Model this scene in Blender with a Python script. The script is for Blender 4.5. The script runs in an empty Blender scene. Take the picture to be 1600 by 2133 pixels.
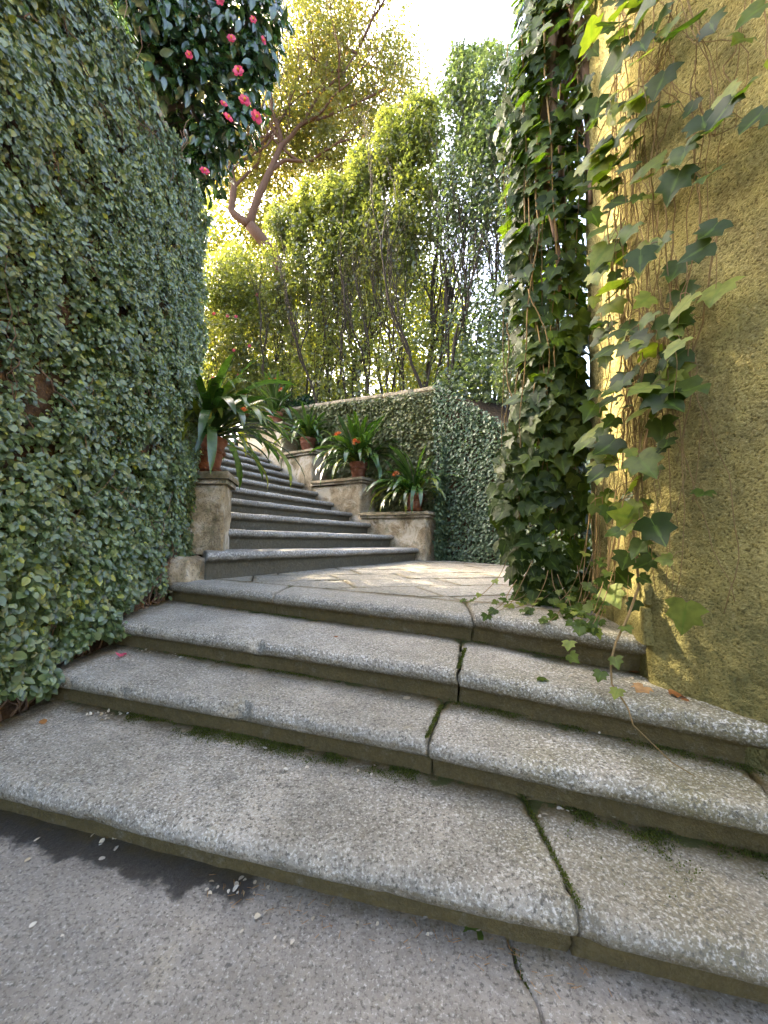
import bpy, math, random
import numpy as np
from mathutils import Matrix, Vector

random.seed(7)
RNG = np.random.default_rng(11)
R = math.radians
SC = bpy.context.scene
COL = SC.collection

# ------------------------------------------------------------------ camera
EYE = 1.04
PITCH, ROLL = R(3.6), R(1.0)
cam = bpy.data.cameras.new('camera')
cam.sensor_fit = 'HORIZONTAL'
cam.sensor_width = 36
cam.lens = 18.0
cam.clip_start = 0.02
cam.clip_end = 2000
camo = bpy.data.objects.new('camera', cam)
COL.objects.link(camo)
fw = Vector((0, math.cos(PITCH), math.sin(PITCH)))
up0 = Vector((0, -math.sin(PITCH), math.cos(PITCH)))
rt = Vector((1, 0, 0)) * math.cos(ROLL) + up0 * math.sin(ROLL)
up = up0 * math.cos(ROLL) - Vector((1, 0, 0)) * math.sin(ROLL)
camo.matrix_world = Matrix(((rt.x, up.x, -fw.x, 0), (rt.y, up.y, -fw.y, 0), (rt.z, up.z, -fw.z, EYE), (0, 0, 0, 1)))
SC.camera = camo

# ------------------------------------------------------------------ light
SUN_AZ, SUN_EL = R(-53), R(35)          # azimuth from +Y towards +X
world = bpy.data.worlds.new('World')
SC.world = world
world.use_nodes = True
wn = world.node_tree
bg = wn.nodes['Background']
sky = wn.nodes.new('ShaderNodeTexSky')
sky.sky_type = 'NISHITA'
sky.sun_disc = False
sky.sun_elevation = SUN_EL
sky.sun_rotation = SUN_AZ
sky.air_density = 0.7
sky.dust_density = 6.0
sky.ozone_density = 0.0
wn.links.new(sky.outputs[0], bg.inputs[0])
bg.inputs[1].default_value = 0.15
sl = bpy.data.lights.new('sun', 'SUN')
sl.energy = 2.0
sl.angle = R(0.5)
sl.color = (1.0, 0.87, 0.66)
so = bpy.data.objects.new('sun', sl)
COL.objects.link(so)
sdir = Vector((math.sin(SUN_AZ) * math.cos(SUN_EL), math.cos(SUN_AZ) * math.cos(SUN_EL), math.sin(SUN_EL)))
so.rotation_euler = (-sdir).to_track_quat('-Z', 'Y').to_euler()
vs = SC.view_settings
vs.view_transform = 'Standard'
vs.look = 'None'
vs.gamma = 1.0
vs.use_curve_mapping = False
vs.exposure = 3.88
SC.render.engine = 'CYCLES'
SC.cycles.use_denoising = True
SC.cycles.use_adaptive_sampling = True
SC.cycles.adaptive_threshold = 0.02
SC.cycles.max_bounces = 7
SC.cycles.diffuse_bounces = 4
SC.cycles.glossy_bounces = 3
SC.cycles.transmission_bounces = 4
SC.cycles.transparent_max_bounces = 6
SC.cycles.sample_clamp_indirect = 8


# ------------------------------------------------------------------ helpers
def hash01(ix, iy, iz, seed=0):
    h = (ix.astype(np.int64) * 374761393 + iy.astype(np.int64) * 668265263 + iz.astype(np.int64) * 2147483647 + seed * 1274126177) & 0xFFFFFFFF
    h = ((h ^ (h >> 13)) * 1274126177) & 0xFFFFFFFF
    h = ((h ^ (h >> 16)) * 2246822519) & 0xFFFFFFFF
    return ((h ^ (h >> 15)) & 0xFFFFFF) / float(0xFFFFFF)


def vnoise(P, seed=0):
    P = np.asarray(P, float)
    i = np.floor(P)
    f = P - i
    f = f * f * (3 - 2 * f)
    i = i.astype(np.int64)
    out = 0
    for dx in (0, 1):
        wx = f[:, 0] if dx else 1 - f[:, 0]
        for dy in (0, 1):
            wy = f[:, 1] if dy else 1 - f[:, 1]
            for dz in (0, 1):
                wz = f[:, 2] if dz else 1 - f[:, 2]
                out = out + wx * wy * wz * hash01(i[:, 0] + dx, i[:, 1] + dy, i[:, 2] + dz, seed)
    return out * 2 - 1


def fbm(P, oct=3, seed=0):
    P = np.asarray(P, float)
    s, a, t = 0, 1.0, 0
    for k in range(oct):
        s = s + a * vnoise(P * (2.03 ** k) + 17.3 * k, seed + k)
        t += a
        a *= 0.5
    return s / t


def sstep(a, b, x):
    t = np.clip((np.asarray(x, float) - a) / (b - a), 0, 1)
    return t * t * (3 - 2 * t)


def mesh(name, V, F, mat, smooth=True, attrs=None):
    """V (n,3), F (m,k) or list of such arrays"""
    me = bpy.data.meshes.new(name)
    V = np.ascontiguousarray(V, dtype=np.float32)
    Fs = F if isinstance(F, list) else [F]
    Fs = [np.asarray(f, dtype=np.int32) for f in Fs if len(f)]
    nl = sum(f.size for f in Fs)
    nf = sum(len(f) for f in Fs)
    me.vertices.add(len(V))
    me.vertices.foreach_set('co', V.ravel())
    me.loops.add(nl)
    me.loops.foreach_set('vertex_index', np.concatenate([f.ravel() for f in Fs]))
    me.polygons.add(nf)
    st, o = [], 0
    for f in Fs:
        st.append(o + np.arange(len(f), dtype=np.int32) * f.shape[1])
        o += f.size
    me.polygons.foreach_set('loop_start', np.concatenate(st).astype(np.int32))
    me.polygons.foreach_set('use_smooth', np.full(nf, smooth, dtype=bool))
    for k, a in (attrs or {}).items():
        at = me.attributes.new(k, 'FLOAT', 'POINT')
        at.data.foreach_set('value', np.ascontiguousarray(a, dtype=np.float32))
    me.update(calc_edges=True)
    me.validate()
    if mat:
        me.materials.append(mat)
    return me


def link(name, me, parent=None, **props):
    o = bpy.data.objects.new(name, me)
    COL.objects.link(o)
    if parent:
        o.parent = parent
    for k, v in props.items():
        o[k] = v
    return o


def empty(name, loc, label=None, cat=None, group=None, kind=None):
    o = bpy.data.objects.new(name, None)
    o.empty_display_size = 0.1
    o.location = loc
    COL.objects.link(o)
    tag(o, label, cat, group, kind)
    bpy_update.append(o)
    return o


bpy_update = []


def tag(o, label=None, cat=None, group=None, kind=None):
    if label:
        o['label'] = label
    if cat:
        o['category'] = cat
    if group:
        o['group'] = group
    if kind:
        o['kind'] = kind
    return o


def keep(o, parent):
    """parent a world-space mesh to an empty standing at its own place"""
    o.parent = parent
    o.matrix_parent_inverse = Matrix.Translation(parent.location).inverted()
    return o


class Geo:
    def __init__(self):
        self.v, self.q, self.t, self.n = [], [], [], 0

    def add(self, V, Q=None, T=None):
        V = np.asarray(V, float).reshape(-1, 3)
        if Q is not None and len(Q):
            self.q.append(np.asarray(Q, int) + self.n)
        if T is not None and len(T):
            self.t.append(np.asarray(T, int) + self.n)
        self.v.append(V)
        self.n += len(V)

    def tube(self, pts, rad, sides=6, cap=True):
        pts = np.asarray(pts, float)
        n = len(pts)
        rad = np.broadcast_to(np.asarray(rad, float), (n,))
        tn = np.gradient(pts, axis=0)
        tn /= np.linalg.norm(tn, axis=1)[:, None] + 1e-9
        ref = np.array([0.3, 0.9, 0.1]) if abs(tn[0] @ np.array([0.3, 0.9, 0.1])) < 0.85 else np.array([0.9, 0.1, 0.4])
        a = np.cross(tn, ref)
        a /= np.linalg.norm(a, axis=1)[:, None] + 1e-9
        b = np.cross(tn, a)
        th = np.arange(sides) * 2 * math.pi / sides
        V = pts[:, None, :] + rad[:, None, None] * (np.cos(th)[None, :, None] * a[:, None, :] + np.sin(th)[None, :, None] * b[:, None, :])
        i = np.arange(n - 1)[:, None] * sides
        j = np.arange(sides)[None, :]
        k = (j + 1) % sides
        Q = np.stack([i + j, i + k, i + sides + k, i + sides + j], -1).reshape(-1, 4)
        V = V.reshape(-1, 3)
        T = []
        if cap:
            V = np.vstack([V, pts[:1], pts[-1:]])
            for s in range(sides):
                T.append((n * sides, (s + 1) % sides, s))
                T.append((n * sides + 1, (n - 1) * sides + s, (n - 1) * sides + (s + 1) % sides))
        self.add(V, Q, T)

    def build(self, name, mat, smooth=True, attrs=None):
        V = np.vstack(self.v)
        F = []
        if self.q:
            F.append(np.vstack(self.q))
        if self.t:
            F.append(np.vstack(self.t))
        return mesh(name, V, F, mat, smooth, attrs)


def lathe(profile, seg=40, wob=0.0, seed=0):
    pr = np.asarray(profile, float)
    th = np.arange(seg) * 2 * math.pi / seg
    V = np.stack([pr[:, 0][:, None] * np.cos(th), pr[:, 0][:, None] * np.sin(th), np.repeat(pr[:, 1][:, None], seg, 1)], -1).reshape(-1, 3)
    if wob:
        V = V + wob * np.stack([fbm(V * 9 + 3, 2, seed), fbm(V * 9 + 11, 2, seed), fbm(V * 9 + 23, 2, seed)], -1)
    i = np.arange(len(pr) - 1)[:, None] * seg
    j = np.arange(seg)[None, :]
    k = (j + 1) % seg
    Q = np.stack([i + j, i + k, i + seg + k, i + seg + j], -1).reshape(-1, 4)
    return V, Q


def rough_box(fp, z0, z1, res=0.04, amp=0.012, freq=9.0, seed=0, round_=0.02):
    """closed prism over a convex footprint (list of xy, counter-clockwise) with subdivided, roughened faces"""
    g = Geo()
    fp = [np.array(p, float) for p in fp]
    cx = sum(fp) / len(fp)
    nz = max(2, int((z1 - z0) / res) + 1)
    ring = []
    for a, b in zip(fp, fp[1:] + fp[:1]):
        n = max(2, int(np.linalg.norm(b - a) / res))
        for k in range(n):
            ring.append(a + (b - a) * k / n)
    ring = np.array(ring)
    m = len(ring)
    zs = np.linspace(z0, z1, nz)
    L = []
    for z in zs:
        ins = round_ * max(0, 1 - (z1 - z) / (round_ * 1.5 + 1e-6))
        d = cx - ring
        L.append(np.column_stack([ring + d / (np.linalg.norm(d, axis=1)[:, None]) * ins, np.full(m, z)]))
    nr = max(2, int(np.linalg.norm(ring - cx, axis=1).max() / res))
    for k in range(1, nr):
        t = k / nr
        L.append(np.column_stack([L[nz - 1][:, :2] * (1 - t) + cx * t, np.full(m, z1)]))
    V = np.vstack(L + [np.array([[cx[0], cx[1], z1]])])
    out = V - np.array([cx[0], cx[1], (z0 + z1) / 2])
    out /= np.linalg.norm(out, axis=1)[:, None] + 1e-9
    V = V + out * (amp * (fbm(V * freq, 4, seed) + 0.6 * fbm(V * freq * 0.35, 2, seed + 9)))[:, None]
    rows = len(L)
    i = np.arange(rows - 1)[:, None] * m
    j = np.arange(m)[None, :]
    k = (j + 1) % m
    Q = np.stack([i + j, i + k, i + m + k, i + m + j], -1).reshape(-1, 4)
    last = (rows - 1) * m
    T = [(last + s, last + (s + 1) % m, rows * m) for s in range(m)]
    g.add(V, Q, T)
    return g


# ------------------------------------------------------------------ materials
class NT:
    def __init__(self, name):
        self.m = bpy.data.materials.new(name)
        self.m.use_nodes = True
        self.t = self.m.node_tree
        self.b = self.t.nodes['Principled BSDF']
        self.out = self.t.nodes['Material Output']

    def n(self, typ, **kw):
        nd = self.t.nodes.new('ShaderNode' + typ)
        for k, v in kw.items():
            if k.startswith('i_'):
                key = k[2:]
                key = int(key) if key.isdigit() else key
                self.set(nd.inputs[key], v)
            else:
                setattr(nd, k, v)
        return nd

    def set(self, sock, v):
        if isinstance(v, bpy.types.NodeSocket):
            self.t.links.new(v, sock)
        elif isinstance(v, bpy.types.Node):
            self.t.links.new(v.outputs[0], sock)
        else:
            sock.default_value = v

    def pos(self):
        return self.n('NewGeometry').outputs['Position']

    def noise(self, vec, scale, detail=3, rough=0.55, dist=0.0):
        return self.n('TexNoise', i_Vector=vec, i_Scale=scale, i_Detail=detail, i_Roughness=rough, i_Distortion=dist).outputs[0]

    def ramp(self, fac, stops, interp='LINEAR'):
        nd = self.n('ValToRGB')
        cr = nd.color_ramp
        cr.interpolation = interp
        while len(cr.elements) < len(stops):
            cr.elements.new(0.5)
        for e, (p, c) in zip(cr.elements, stops):
            e.position = p
            e.color = (c, c, c, 1) if isinstance(c, (int, float)) else (*c, 1)
        self.set(nd.inputs[0], fac)
        return nd.outputs[0]

    def mix(self, fac, a, b, blend='MIX'):
        nd = self.n('Mix', data_type='RGBA', blend_type=blend)
        self.set(nd.inputs[0], fac)
        for s, v in ((nd.inputs[6], a), (nd.inputs[7], b)):
            self.set(s, (*v, 1) if isinstance(v, tuple) and len(v) == 3 else v)
        return nd.outputs[2]

    def math(self, op, a, b=0.0, clamp=False):
        nd = self.n('Math', operation=op, use_clamp=clamp)
        self.set(nd.inputs[0], a)
        self.set(nd.inputs[1], b)
        return nd.outputs[0]

    def attr(self, name):
        return self.n('Attribute', attribute_name=name).outputs['Fac']

    def bump(self, h, strength, dist, normal=None):
        nd = self.n('Bump', i_Height=h, i_Strength=strength, i_Distance=dist)
        if normal is not None:
            self.set(nd.inputs['Normal'], normal)
        return nd.outputs[0]

    def fin(self, col, rough=0.8, spec=0.4, normal=None):
        self.set(self.b.inputs['Base Color'], (*col, 1) if isinstance(col, tuple) else col)
        self.set(self.b.inputs['Roughness'], rough)
        self.set(self.b.inputs['Specular IOR Level'], spec)
        if normal is not None:
            self.set(self.b.inputs['Normal'], normal)
        return self.m


def granite(name, light=(0.48, 0.435, 0.35), dark=(0.27, 0.246, 0.19), fleck=(0.76, 0.73, 0.64), fs=115, tint=(0.40, 0.34, 0.22), moss_amt=1.0, fleck_lo=0.56, wet=None, bd=0.012, bounce_tint=False, riser_cols=((0.05, 0.036, 0.008), (0.185, 0.132, 0.038))):
    t = NT(name)
    p = t.pos()
    big = t.noise(p, 2.2, 4, 0.6)
    base = t.mix(t.ramp(big, [(0.34, 0.0), (0.68, 1.0)]), dark, light)
    mid = t.noise(p, 17, 4, 0.65)
    base = t.mix(t.ramp(mid, [(0.34, 0.6), (0.60, 0.0)]), base, tuple(c * 0.6 for c in dark))
    base = t.mix(t.ramp(t.noise(p, 3.3, 4, 0.6, 0.6), [(0.60, 0.0), (0.74, 0.55)]), base, tint)
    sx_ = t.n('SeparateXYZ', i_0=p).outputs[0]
    st_ = t.ramp(t.math('ADD', t.math('MULTIPLY', t.math('SUBTRACT', sx_, 0.1), 0.55), t.math('MULTIPLY', t.math('SUBTRACT', t.noise(p, 2.7, 5, 0.65), 0.5), 1.6)), [(0.05, 0.0), (0.65, 0.75 if bounce_tint else 0.0)])
    base = t.mix(st_, base, (0.15, 0.135, 0.05))  # yellow-green bounce off the ochre wall, painted in rising to the right
    f1 = t.noise(p, fs, 4, 0.7)
    fa = t.ramp(t.noise(p, 1.9, 3, 0.6), [(0.35, 0.55), (0.6, 1.0)])
    base = t.mix(t.math('MULTIPLY', t.ramp(f1, [(fleck_lo - 0.06, 0.0), (fleck_lo + 0.07, 0.9)]), fa), base, fleck)
    base = t.mix(t.ramp(t.noise(p, 5.5, 6, 0.7, 0.8), [(0.63, 0.0), (0.70, 0.7)]), base, tuple(c * 0.5 for c in dark))
    base = t.mix(t.ramp(t.noise(p, 8.5, 5, 0.7, 0.4), [(0.66, 0.0), (0.72, 0.6)]), base, (0.50, 0.44, 0.30))
    f2 = t.noise(p, fs * 0.8, 4, 0.7)
    base = t.mix(t.ramp(f2, [(0.36, 0.95), (0.49, 0.0)]), base, tuple(c * 0.34 for c in dark))
    rnd_ = t.n('ObjectInfo').outputs['Random']
    base = t.mix(t.math('MULTIPLY', rnd_, 0.30), base, tuple(c * 0.62 for c in dark))
    rough = t.ramp(mid, [(0.3, 0.62), (0.7, 0.85)])
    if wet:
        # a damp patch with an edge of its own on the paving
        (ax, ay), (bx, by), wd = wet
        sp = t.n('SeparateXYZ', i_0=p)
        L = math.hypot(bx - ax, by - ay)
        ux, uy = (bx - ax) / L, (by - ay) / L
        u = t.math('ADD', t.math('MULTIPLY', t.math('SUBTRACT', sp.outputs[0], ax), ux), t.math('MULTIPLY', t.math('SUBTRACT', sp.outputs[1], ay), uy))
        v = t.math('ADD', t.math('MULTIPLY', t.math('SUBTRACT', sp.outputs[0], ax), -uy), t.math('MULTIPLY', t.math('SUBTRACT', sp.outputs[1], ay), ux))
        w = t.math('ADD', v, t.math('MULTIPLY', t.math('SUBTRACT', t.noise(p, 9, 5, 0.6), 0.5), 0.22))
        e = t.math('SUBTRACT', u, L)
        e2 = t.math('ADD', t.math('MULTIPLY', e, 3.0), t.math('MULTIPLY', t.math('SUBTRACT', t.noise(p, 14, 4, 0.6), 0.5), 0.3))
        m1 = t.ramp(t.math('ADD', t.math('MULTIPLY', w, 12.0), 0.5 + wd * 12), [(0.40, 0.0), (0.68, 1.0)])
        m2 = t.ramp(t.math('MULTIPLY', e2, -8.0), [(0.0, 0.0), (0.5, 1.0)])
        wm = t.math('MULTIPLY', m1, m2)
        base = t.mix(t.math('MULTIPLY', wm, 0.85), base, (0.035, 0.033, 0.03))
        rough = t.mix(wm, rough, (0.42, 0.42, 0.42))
    # moss and algae; risers, nosing undersides and left tread ends darker
    mo = t.attr('moss')
    da = t.attr('darkening')
    mn = t.noise(p, 12, 5, 0.7)
    al = t.ramp(t.math('ADD', t.math('MAXIMUM', mo, da), t.math('MULTIPLY', t.math('SUBTRACT', mn, 0.5), 0.9)), [(0.30, 0.0), (0.90, 0.93 * moss_amt)])
    base = t.mix(al, base, t.mix(t.noise(p, 26, 4, 0.7), *riser_cols))  # algae tone; the default pair also has yellow bounce light painted in
    gm = t.ramp(t.math('ADD', mo, t.math('MULTIPLY', t.math('SUBTRACT', t.noise(p, 6.0, 5, 0.7), 0.5), 2.4)), [(0.95, 0.0), (1.30, 0.8 * moss_amt)])
    base = t.mix(gm, base, (0.06, 0.078, 0.018))
    h = t.math('ADD', t.math('MULTIPLY', f1, 0.7), t.math('MULTIPLY', t.noise(p, 38, 4, 0.6), 1.0))
    nrm = t.bump(h, 0.75, bd)
    return t.fin(base, rough, 0.35, nrm)


M = {}
M['granite'] = granite('granite', bounce_tint=True)
M['granite_far'] = granite('granite_far', light=(0.40, 0.375, 0.33), dark=(0.26, 0.24, 0.2), fs=60, riser_cols=((0.03, 0.026, 0.014), (0.115, 0.098, 0.058)))
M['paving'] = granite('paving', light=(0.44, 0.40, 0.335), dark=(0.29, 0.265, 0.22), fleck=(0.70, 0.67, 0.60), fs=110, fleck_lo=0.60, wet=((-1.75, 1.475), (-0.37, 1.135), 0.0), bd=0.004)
M['slab'] = granite('slab', light=(0.38, 0.335, 0.24), dark=(0.24, 0.215, 0.16), fleck=(0.5, 0.48, 0.43), fs=60, tint=(0.44, 0.37, 0.2), moss_amt=0.8)

t = NT('roughcast')
p = t.pos()
n1 = t.noise(p, 1.3, 4, 0.6)
n2 = t.noise(p, 115, 3, 0.6)
n3 = t.noise(p, 7, 5, 0.65)
c = t.mix(t.ramp(n1, [(0.36, 0.0), (0.64, 1.0)]), (0.34, 0.28, 0.095), (0.54, 0.45, 0.165))
c = t.mix(t.ramp(n3, [(0.42, 0.0), (0.72, 0.6)]), c, (0.20, 0.165, 0.075))
c = t.mix(t.ramp(n2, [(0.34, 0.8), (0.47, 0.0)]), c, (0.10, 0.075, 0.028))
c = t.mix(t.ramp(n2, [(0.58, 0.0), (0.75, 0.5)]), c, (0.60, 0.52, 0.27))
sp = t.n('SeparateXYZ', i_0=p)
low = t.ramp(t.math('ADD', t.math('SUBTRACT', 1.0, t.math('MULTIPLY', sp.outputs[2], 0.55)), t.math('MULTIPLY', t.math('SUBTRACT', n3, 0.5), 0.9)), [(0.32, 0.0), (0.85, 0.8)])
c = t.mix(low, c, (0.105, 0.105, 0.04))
c = t.mix(t.ramp(t.noise(t.n('Mapping', i_Vector=p, i_Scale=(1, 1, .22)).outputs[0], 5.5, 5, 0.65), [(0.54, 0.0), (0.70, 0.6)]), c, (0.13, 0.10, 0.045))
h = t.math('ADD', n2, t.math('MULTIPLY', t.noise(p, 60, 3), 0.8))
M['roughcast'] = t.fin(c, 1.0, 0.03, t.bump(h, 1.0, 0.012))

t = NT('old_render')
p = t.pos()
n1 = t.noise(p, 3.2, 5, 0.65, 0.5)
n2 = t.noise(p, 9, 4, 0.6)
c = t.ramp(n1, [(0.30, (0.10, 0.08, 0.045)), (0.42, (0.28, 0.21, 0.12)), (0.53, (0.44, 0.35, 0.22)), (0.64, (0.58, 0.5, 0.38))])
c = t.mix(t.ramp(n2, [(0.55, 0.0), (0.72, 0.75)]), c, (0.12, 0.13, 0.055))
c = t.mix(t.ramp(t.noise(p, 60, 3), [(0.32, 0.6), (0.48, 0.0)]), c, (0.07, 0.065, 0.05))
c = t.mix(t.ramp(t.noise(p, 2.1, 5, 0.7, 0.7), [(0.52, 0.0), (0.60, 0.7)]), c, (0.60, 0.53, 0.40))
M['old_render'] = t.fin(c, 0.9, 0.2, t.bump(t.math('ADD', n2, t.noise(p, 45, 4)), 0.7, 0.02))

t = NT('masonry')
p = t.pos()
c = t.ramp(t.noise(p, 6, 5, 0.7), [(0.3, (0.04, 0.026, 0.018)), (0.6, (0.12, 0.075, 0.045)), (0.75, (0.18, 0.12, 0.08))])
M['masonry'] = t.fin(c, 0.95, 0.1, t.bump(t.noise(p, 30, 4), 0.8, 0.03))

t = NT('coping_stone')
p = t.pos()
c = t.ramp(t.noise(p, 7, 5, 0.7), [(0.3, (0.08, 0.075, 0.035)), (0.5, (0.22, 0.175, 0.105)), (0.72, (0.38, 0.30, 0.2))])
M['coping'] = t.fin(c, 0.9, 0.2, t.bump(t.noise(p, 30, 4), 0.7, 0.02))

t = NT('soil')
p = t.pos()
c = t.ramp(t.noise(p, 14, 5, 0.7), [(0.3, (0.02, 0.015, 0.01)), (0.7, (0.085, 0.06, 0.035))])
M['soil'] = t.fin(c, 0.98, 0.1, t.bump(t.noise(p, 40, 4), 0.8, 0.03))

t = NT('terracotta')
p = t.pos()
n1 = t.noise(p, 8, 5, 0.65)
c = t.ramp(n1, [(0.3, (0.10, 0.035, 0.018)), (0.5, (0.21, 0.075, 0.035)), (0.60, (0.27, 0.115, 0.065)), (0.70, (0.36, 0.27, 0.2))])
M['terracotta'] = t.fin(c, 0.85, 0.25, t.bump(t.noise(p, 60, 4), 0.4, 0.006))


def bark(name, c0, c1):
    t = NT(name)
    p = t.pos()
    mp = t.n('Mapping', i_Vector=p, i_Scale=(1, 1, 0.25))
    n1 = t.noise(mp.outputs[0], 30, 5, 0.7)
    return t.fin(t.mix(n1, c0, c1), 0.9, 0.15, t.bump(n1, 0.8, 0.015))


M['bark'] = bark('bark', (0.02, 0.015, 0.01), (0.085, 0.065, 0.045))
M['bark_warm'] = bark('bark_warm', (0.06, 0.03, 0.018), (0.22, 0.13, 0.08))
M['ivy_stem'] = bark('ivy_stem', (0.13, 0.085, 0.035), (0.32, 0.22, 0.095))
M['root'] = bark('root', (0.07, 0.042, 0.026), (0.26, 0.17, 0.11))


def leafmat(name, stops, rough=0.4, spec=0.5, trans=0.35, tcol=(1.0, 1.25, 0.35), tgain=1.6, vein=0.0):
    t = NT(name)
    col = t.ramp(t.attr('rnd'), stops)
    p = t.pos()
    col = t.mix(t.ramp(t.noise(p, 35, 2), [(0.3, 0.35), (0.6, 0.0)]), col, tuple(0.45 * c for c in stops[0][1]))
    if vein:
        col = t.mix(t.ramp(t.attr('vein'), [(0.80, 0.0), (1.0, vein)]), col, tuple(2.4 * c for c in stops[1][1]))
    t.fin(col, rough, spec)
    tr = t.n('BsdfTranslucent')
    t.set(tr.inputs[0], t.mix(1.0, col, tuple(c * tgain for c in tcol), 'MULTIPLY'))
    mx = t.n('MixShader', i_0=trans)
    t.t.links.new(t.b.outputs[0], mx.inputs[1])
    t.t.links.new(tr.outputs[0], mx.inputs[2])
    t.t.links.new(mx.outputs[0], t.out.inputs[0])
    return t.m


M['fig'] = leafmat('creeping_fig_leaf', [(0.0, (0.055, 0.088, 0.03)), (0.5, (0.122, 0.176, 0.064)), (0.86, (0.2, 0.255, 0.09)), (0.93, (0.27, 0.31, 0.05)), (1.0, (0.36, 0.38, 0.06))], 0.35, 0.85, 0.2)
M['fig_far'] = leafmat('fig_leaf_far', [(0.0, (0.05, 0.082, 0.04)), (0.5, (0.095, 0.142, 0.074)), (1.0, (0.18, 0.23, 0.12))], 0.42, 0.45, 0.2)
M['fig_dry'] = leafmat('fig_leaf_dry', [(0.0, (0.075, 0.08, 0.028)), (0.5, (0.14, 0.155, 0.055)), (1.0, (0.24, 0.22, 0.09))], 0.5, 0.4, 0.2)
M['ivy'] = leafmat('ivy_leaf', [(0.0, (0.024, 0.042, 0.007)), (0.55, (0.046, 0.074, 0.012)), (0.85, (0.08, 0.112, 0.02)), (1.0, (0.19, 0.22, 0.045))], 0.48, 0.22, 0.38, (1.05, 1.2, 0.22), 1.7, vein=0.65)
M['camellia'] = leafmat('camellia_leaf', [(0.0, (0.02, 0.044, 0.018)), (0.6, (0.04, 0.08, 0.03)), (1.0, (0.09, 0.15, 0.04))], 0.22, 0.85, 0.18)
M['petal'] = leafmat('pink_petal', [(0.0, (0.50, 0.035, 0.09)), (0.6, (0.66, 0.075, 0.15)), (1.0, (0.8, 0.2, 0.27))], 0.5, 0.3, 0.35, (1, 0.7, 0.7), 1.2)
M['stamen'] = leafmat('yellow_stamen', [(0.0, (0.8, 0.42, 0.02)), (1.0, (0.85, 0.5, 0.05))], 0.6, 0.2, 0.1)
M['orange_petal'] = leafmat('orange_petal', [(0.0, (0.55, 0.13, 0.035)), (0.6, (0.66, 0.2, 0.06)), (1.0, (0.7, 0.36, 0.15))], 0.5, 0.3, 0.35, (1, 0.7, 0.5), 1.2)
M['clivia'] = leafmat('clivia_leaf', [(0.0, (0.02, 0.045, 0.01)), (0.6, (0.045, 0.085, 0.018)), (0.88, (0.075, 0.12, 0.022)), (0.93, (0.26, 0.24, 0.03)), (1.0, (0.3, 0.2, 0.06))], 0.26, 0.6, 0.2)
M['hedge'] = leafmat('hedge_leaf', [(0.0, (0.06, 0.074, 0.026)), (0.5, (0.125, 0.14, 0.048)), (1.0, (0.25, 0.24, 0.065))], 0.28, 0.85, 0.55, (1.04, 1.08, 0.40), 2.2)
M['hedge_cool'] = leafmat('hedge_leaf_cool', [(0.0, (0.05, 0.07, 0.038)), (0.5, (0.10, 0.13, 0.07)), (1.0, (0.19, 0.22, 0.11))], 0.3, 0.65, 0.4, (1.1, 1.2, 0.45), 1.8)
M['golden'] = leafmat('golden_leaf', [(0.0, (0.08, 0.09, 0.03)), (0.5, (0.145, 0.145, 0.046)), (0.92, (0.21, 0.18, 0.055)), (1.0, (0.32, 0.17, 0.05))], 0.4, 0.4, 0.52, (1.08, 1.06, 0.42), 2.2)
M['bright'] = leafmat('bright_leaf', [(0.0, (0.12, 0.13, 0.022)), (0.5, (0.22, 0.23, 0.035)), (1.0, (0.34, 0.31, 0.06))], 0.4, 0.4, 0.6, (1.15, 1.15, 0.25), 2.0)
M['moss'] = leafmat('moss_tuft', [(0.0, (0.045, 0.058, 0.012)), (1.0, (0.12, 0.135, 0.03))], 0.9, 0.1, 0.2)
M['dry_leaf'] = leafmat('dry_leaf', [(0.0, (0.2, 0.07, 0.02)), (0.5, (0.38, 0.17, 0.05)), (1.0, (0.55, 0.4, 0.2))], 0.7, 0.2, 0.2, (1, 0.8, 0.5), 1.0)
M['pale'] = leafmat('pale_litter', [(0.0, (0.45, 0.37, 0.24)), (1.0, (0.72, 0.68, 0.58))], 0.7, 0.2, 0.1, (1, 1, 0.9), 1.0)

# ------------------------------------------------------------------ leaves
OVAL = np.array([(0, 0, 0), (.27, .17, .05), (.36, .46, .07), (.2, .8, .03), (0, 1.0, -.06), (0, .5, 0.0), (-.2, .8, .03), (-.36, .46, .07), (-.27, .17, .05)])
OVALQ = np.array([(0, 1, 2, 5), (5, 2, 3, 4), (0, 5, 7, 8), (5, 4, 6, 7)])
CAM_L = np.array([(0, 0, 0), (.16, .14, .04), (.24, .45, .06), (.15, .78, .02), (0, 1.0, -.1), (0, .5, 0.0), (-.15, .78, .02), (-.24, .45, .06), (-.16, .14, .04)])
OVAL6 = np.array([(0, 0, 0), (.31, .26, .07), (.27, .68, .05), (0, 1.0, -.07), (-.27, .68, .05), (-.31, .26, .07)])
OVAL6Q = np.array([(0, 1, 2, 3), (0, 3, 4, 5)])
KITE = np.array([(0, 0, 0), (.3, .45, .07), (0, 1, 0), (-.3, .45, .07)])
KITEQ = np.array([(0, 1, 2, 3)])
# lobed ivy leaf: outline points of the half blade, then mirrored about the midrib
_h = [(.11, -.12, .03), (.37, -.08, .07), (.62, .10, .0), (.42, .29, .08), (.54, .58, .0), (.27, .66, .06), (.15, .90, .02)]
IVY = np.array([(0, 0, 0)] + _h + [(0, 1.1, -.08)] + [(-x, y, z) for x, y, z in _h[::-1]] + [(0, .3, -.01), (0, .66, -.01)])
IVYT = []
_m1, _m2 = 16, 17
for a, b, c in [(0, 1, 16), (1, 2, 16), (2, 3, 4), (2, 4, 16), (16, 4, 17), (4, 5, 6), (4, 6, 17), (17, 6, 7), (17, 7, 8)]:
    IVYT.append((a, b, c))
    mir = lambda i: i if i in (0, 8, 16, 17) else 16 - i
    IVYT.append((mir(c), mir(b), mir(a)))
IVYT = np.array(IVYT)


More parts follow.
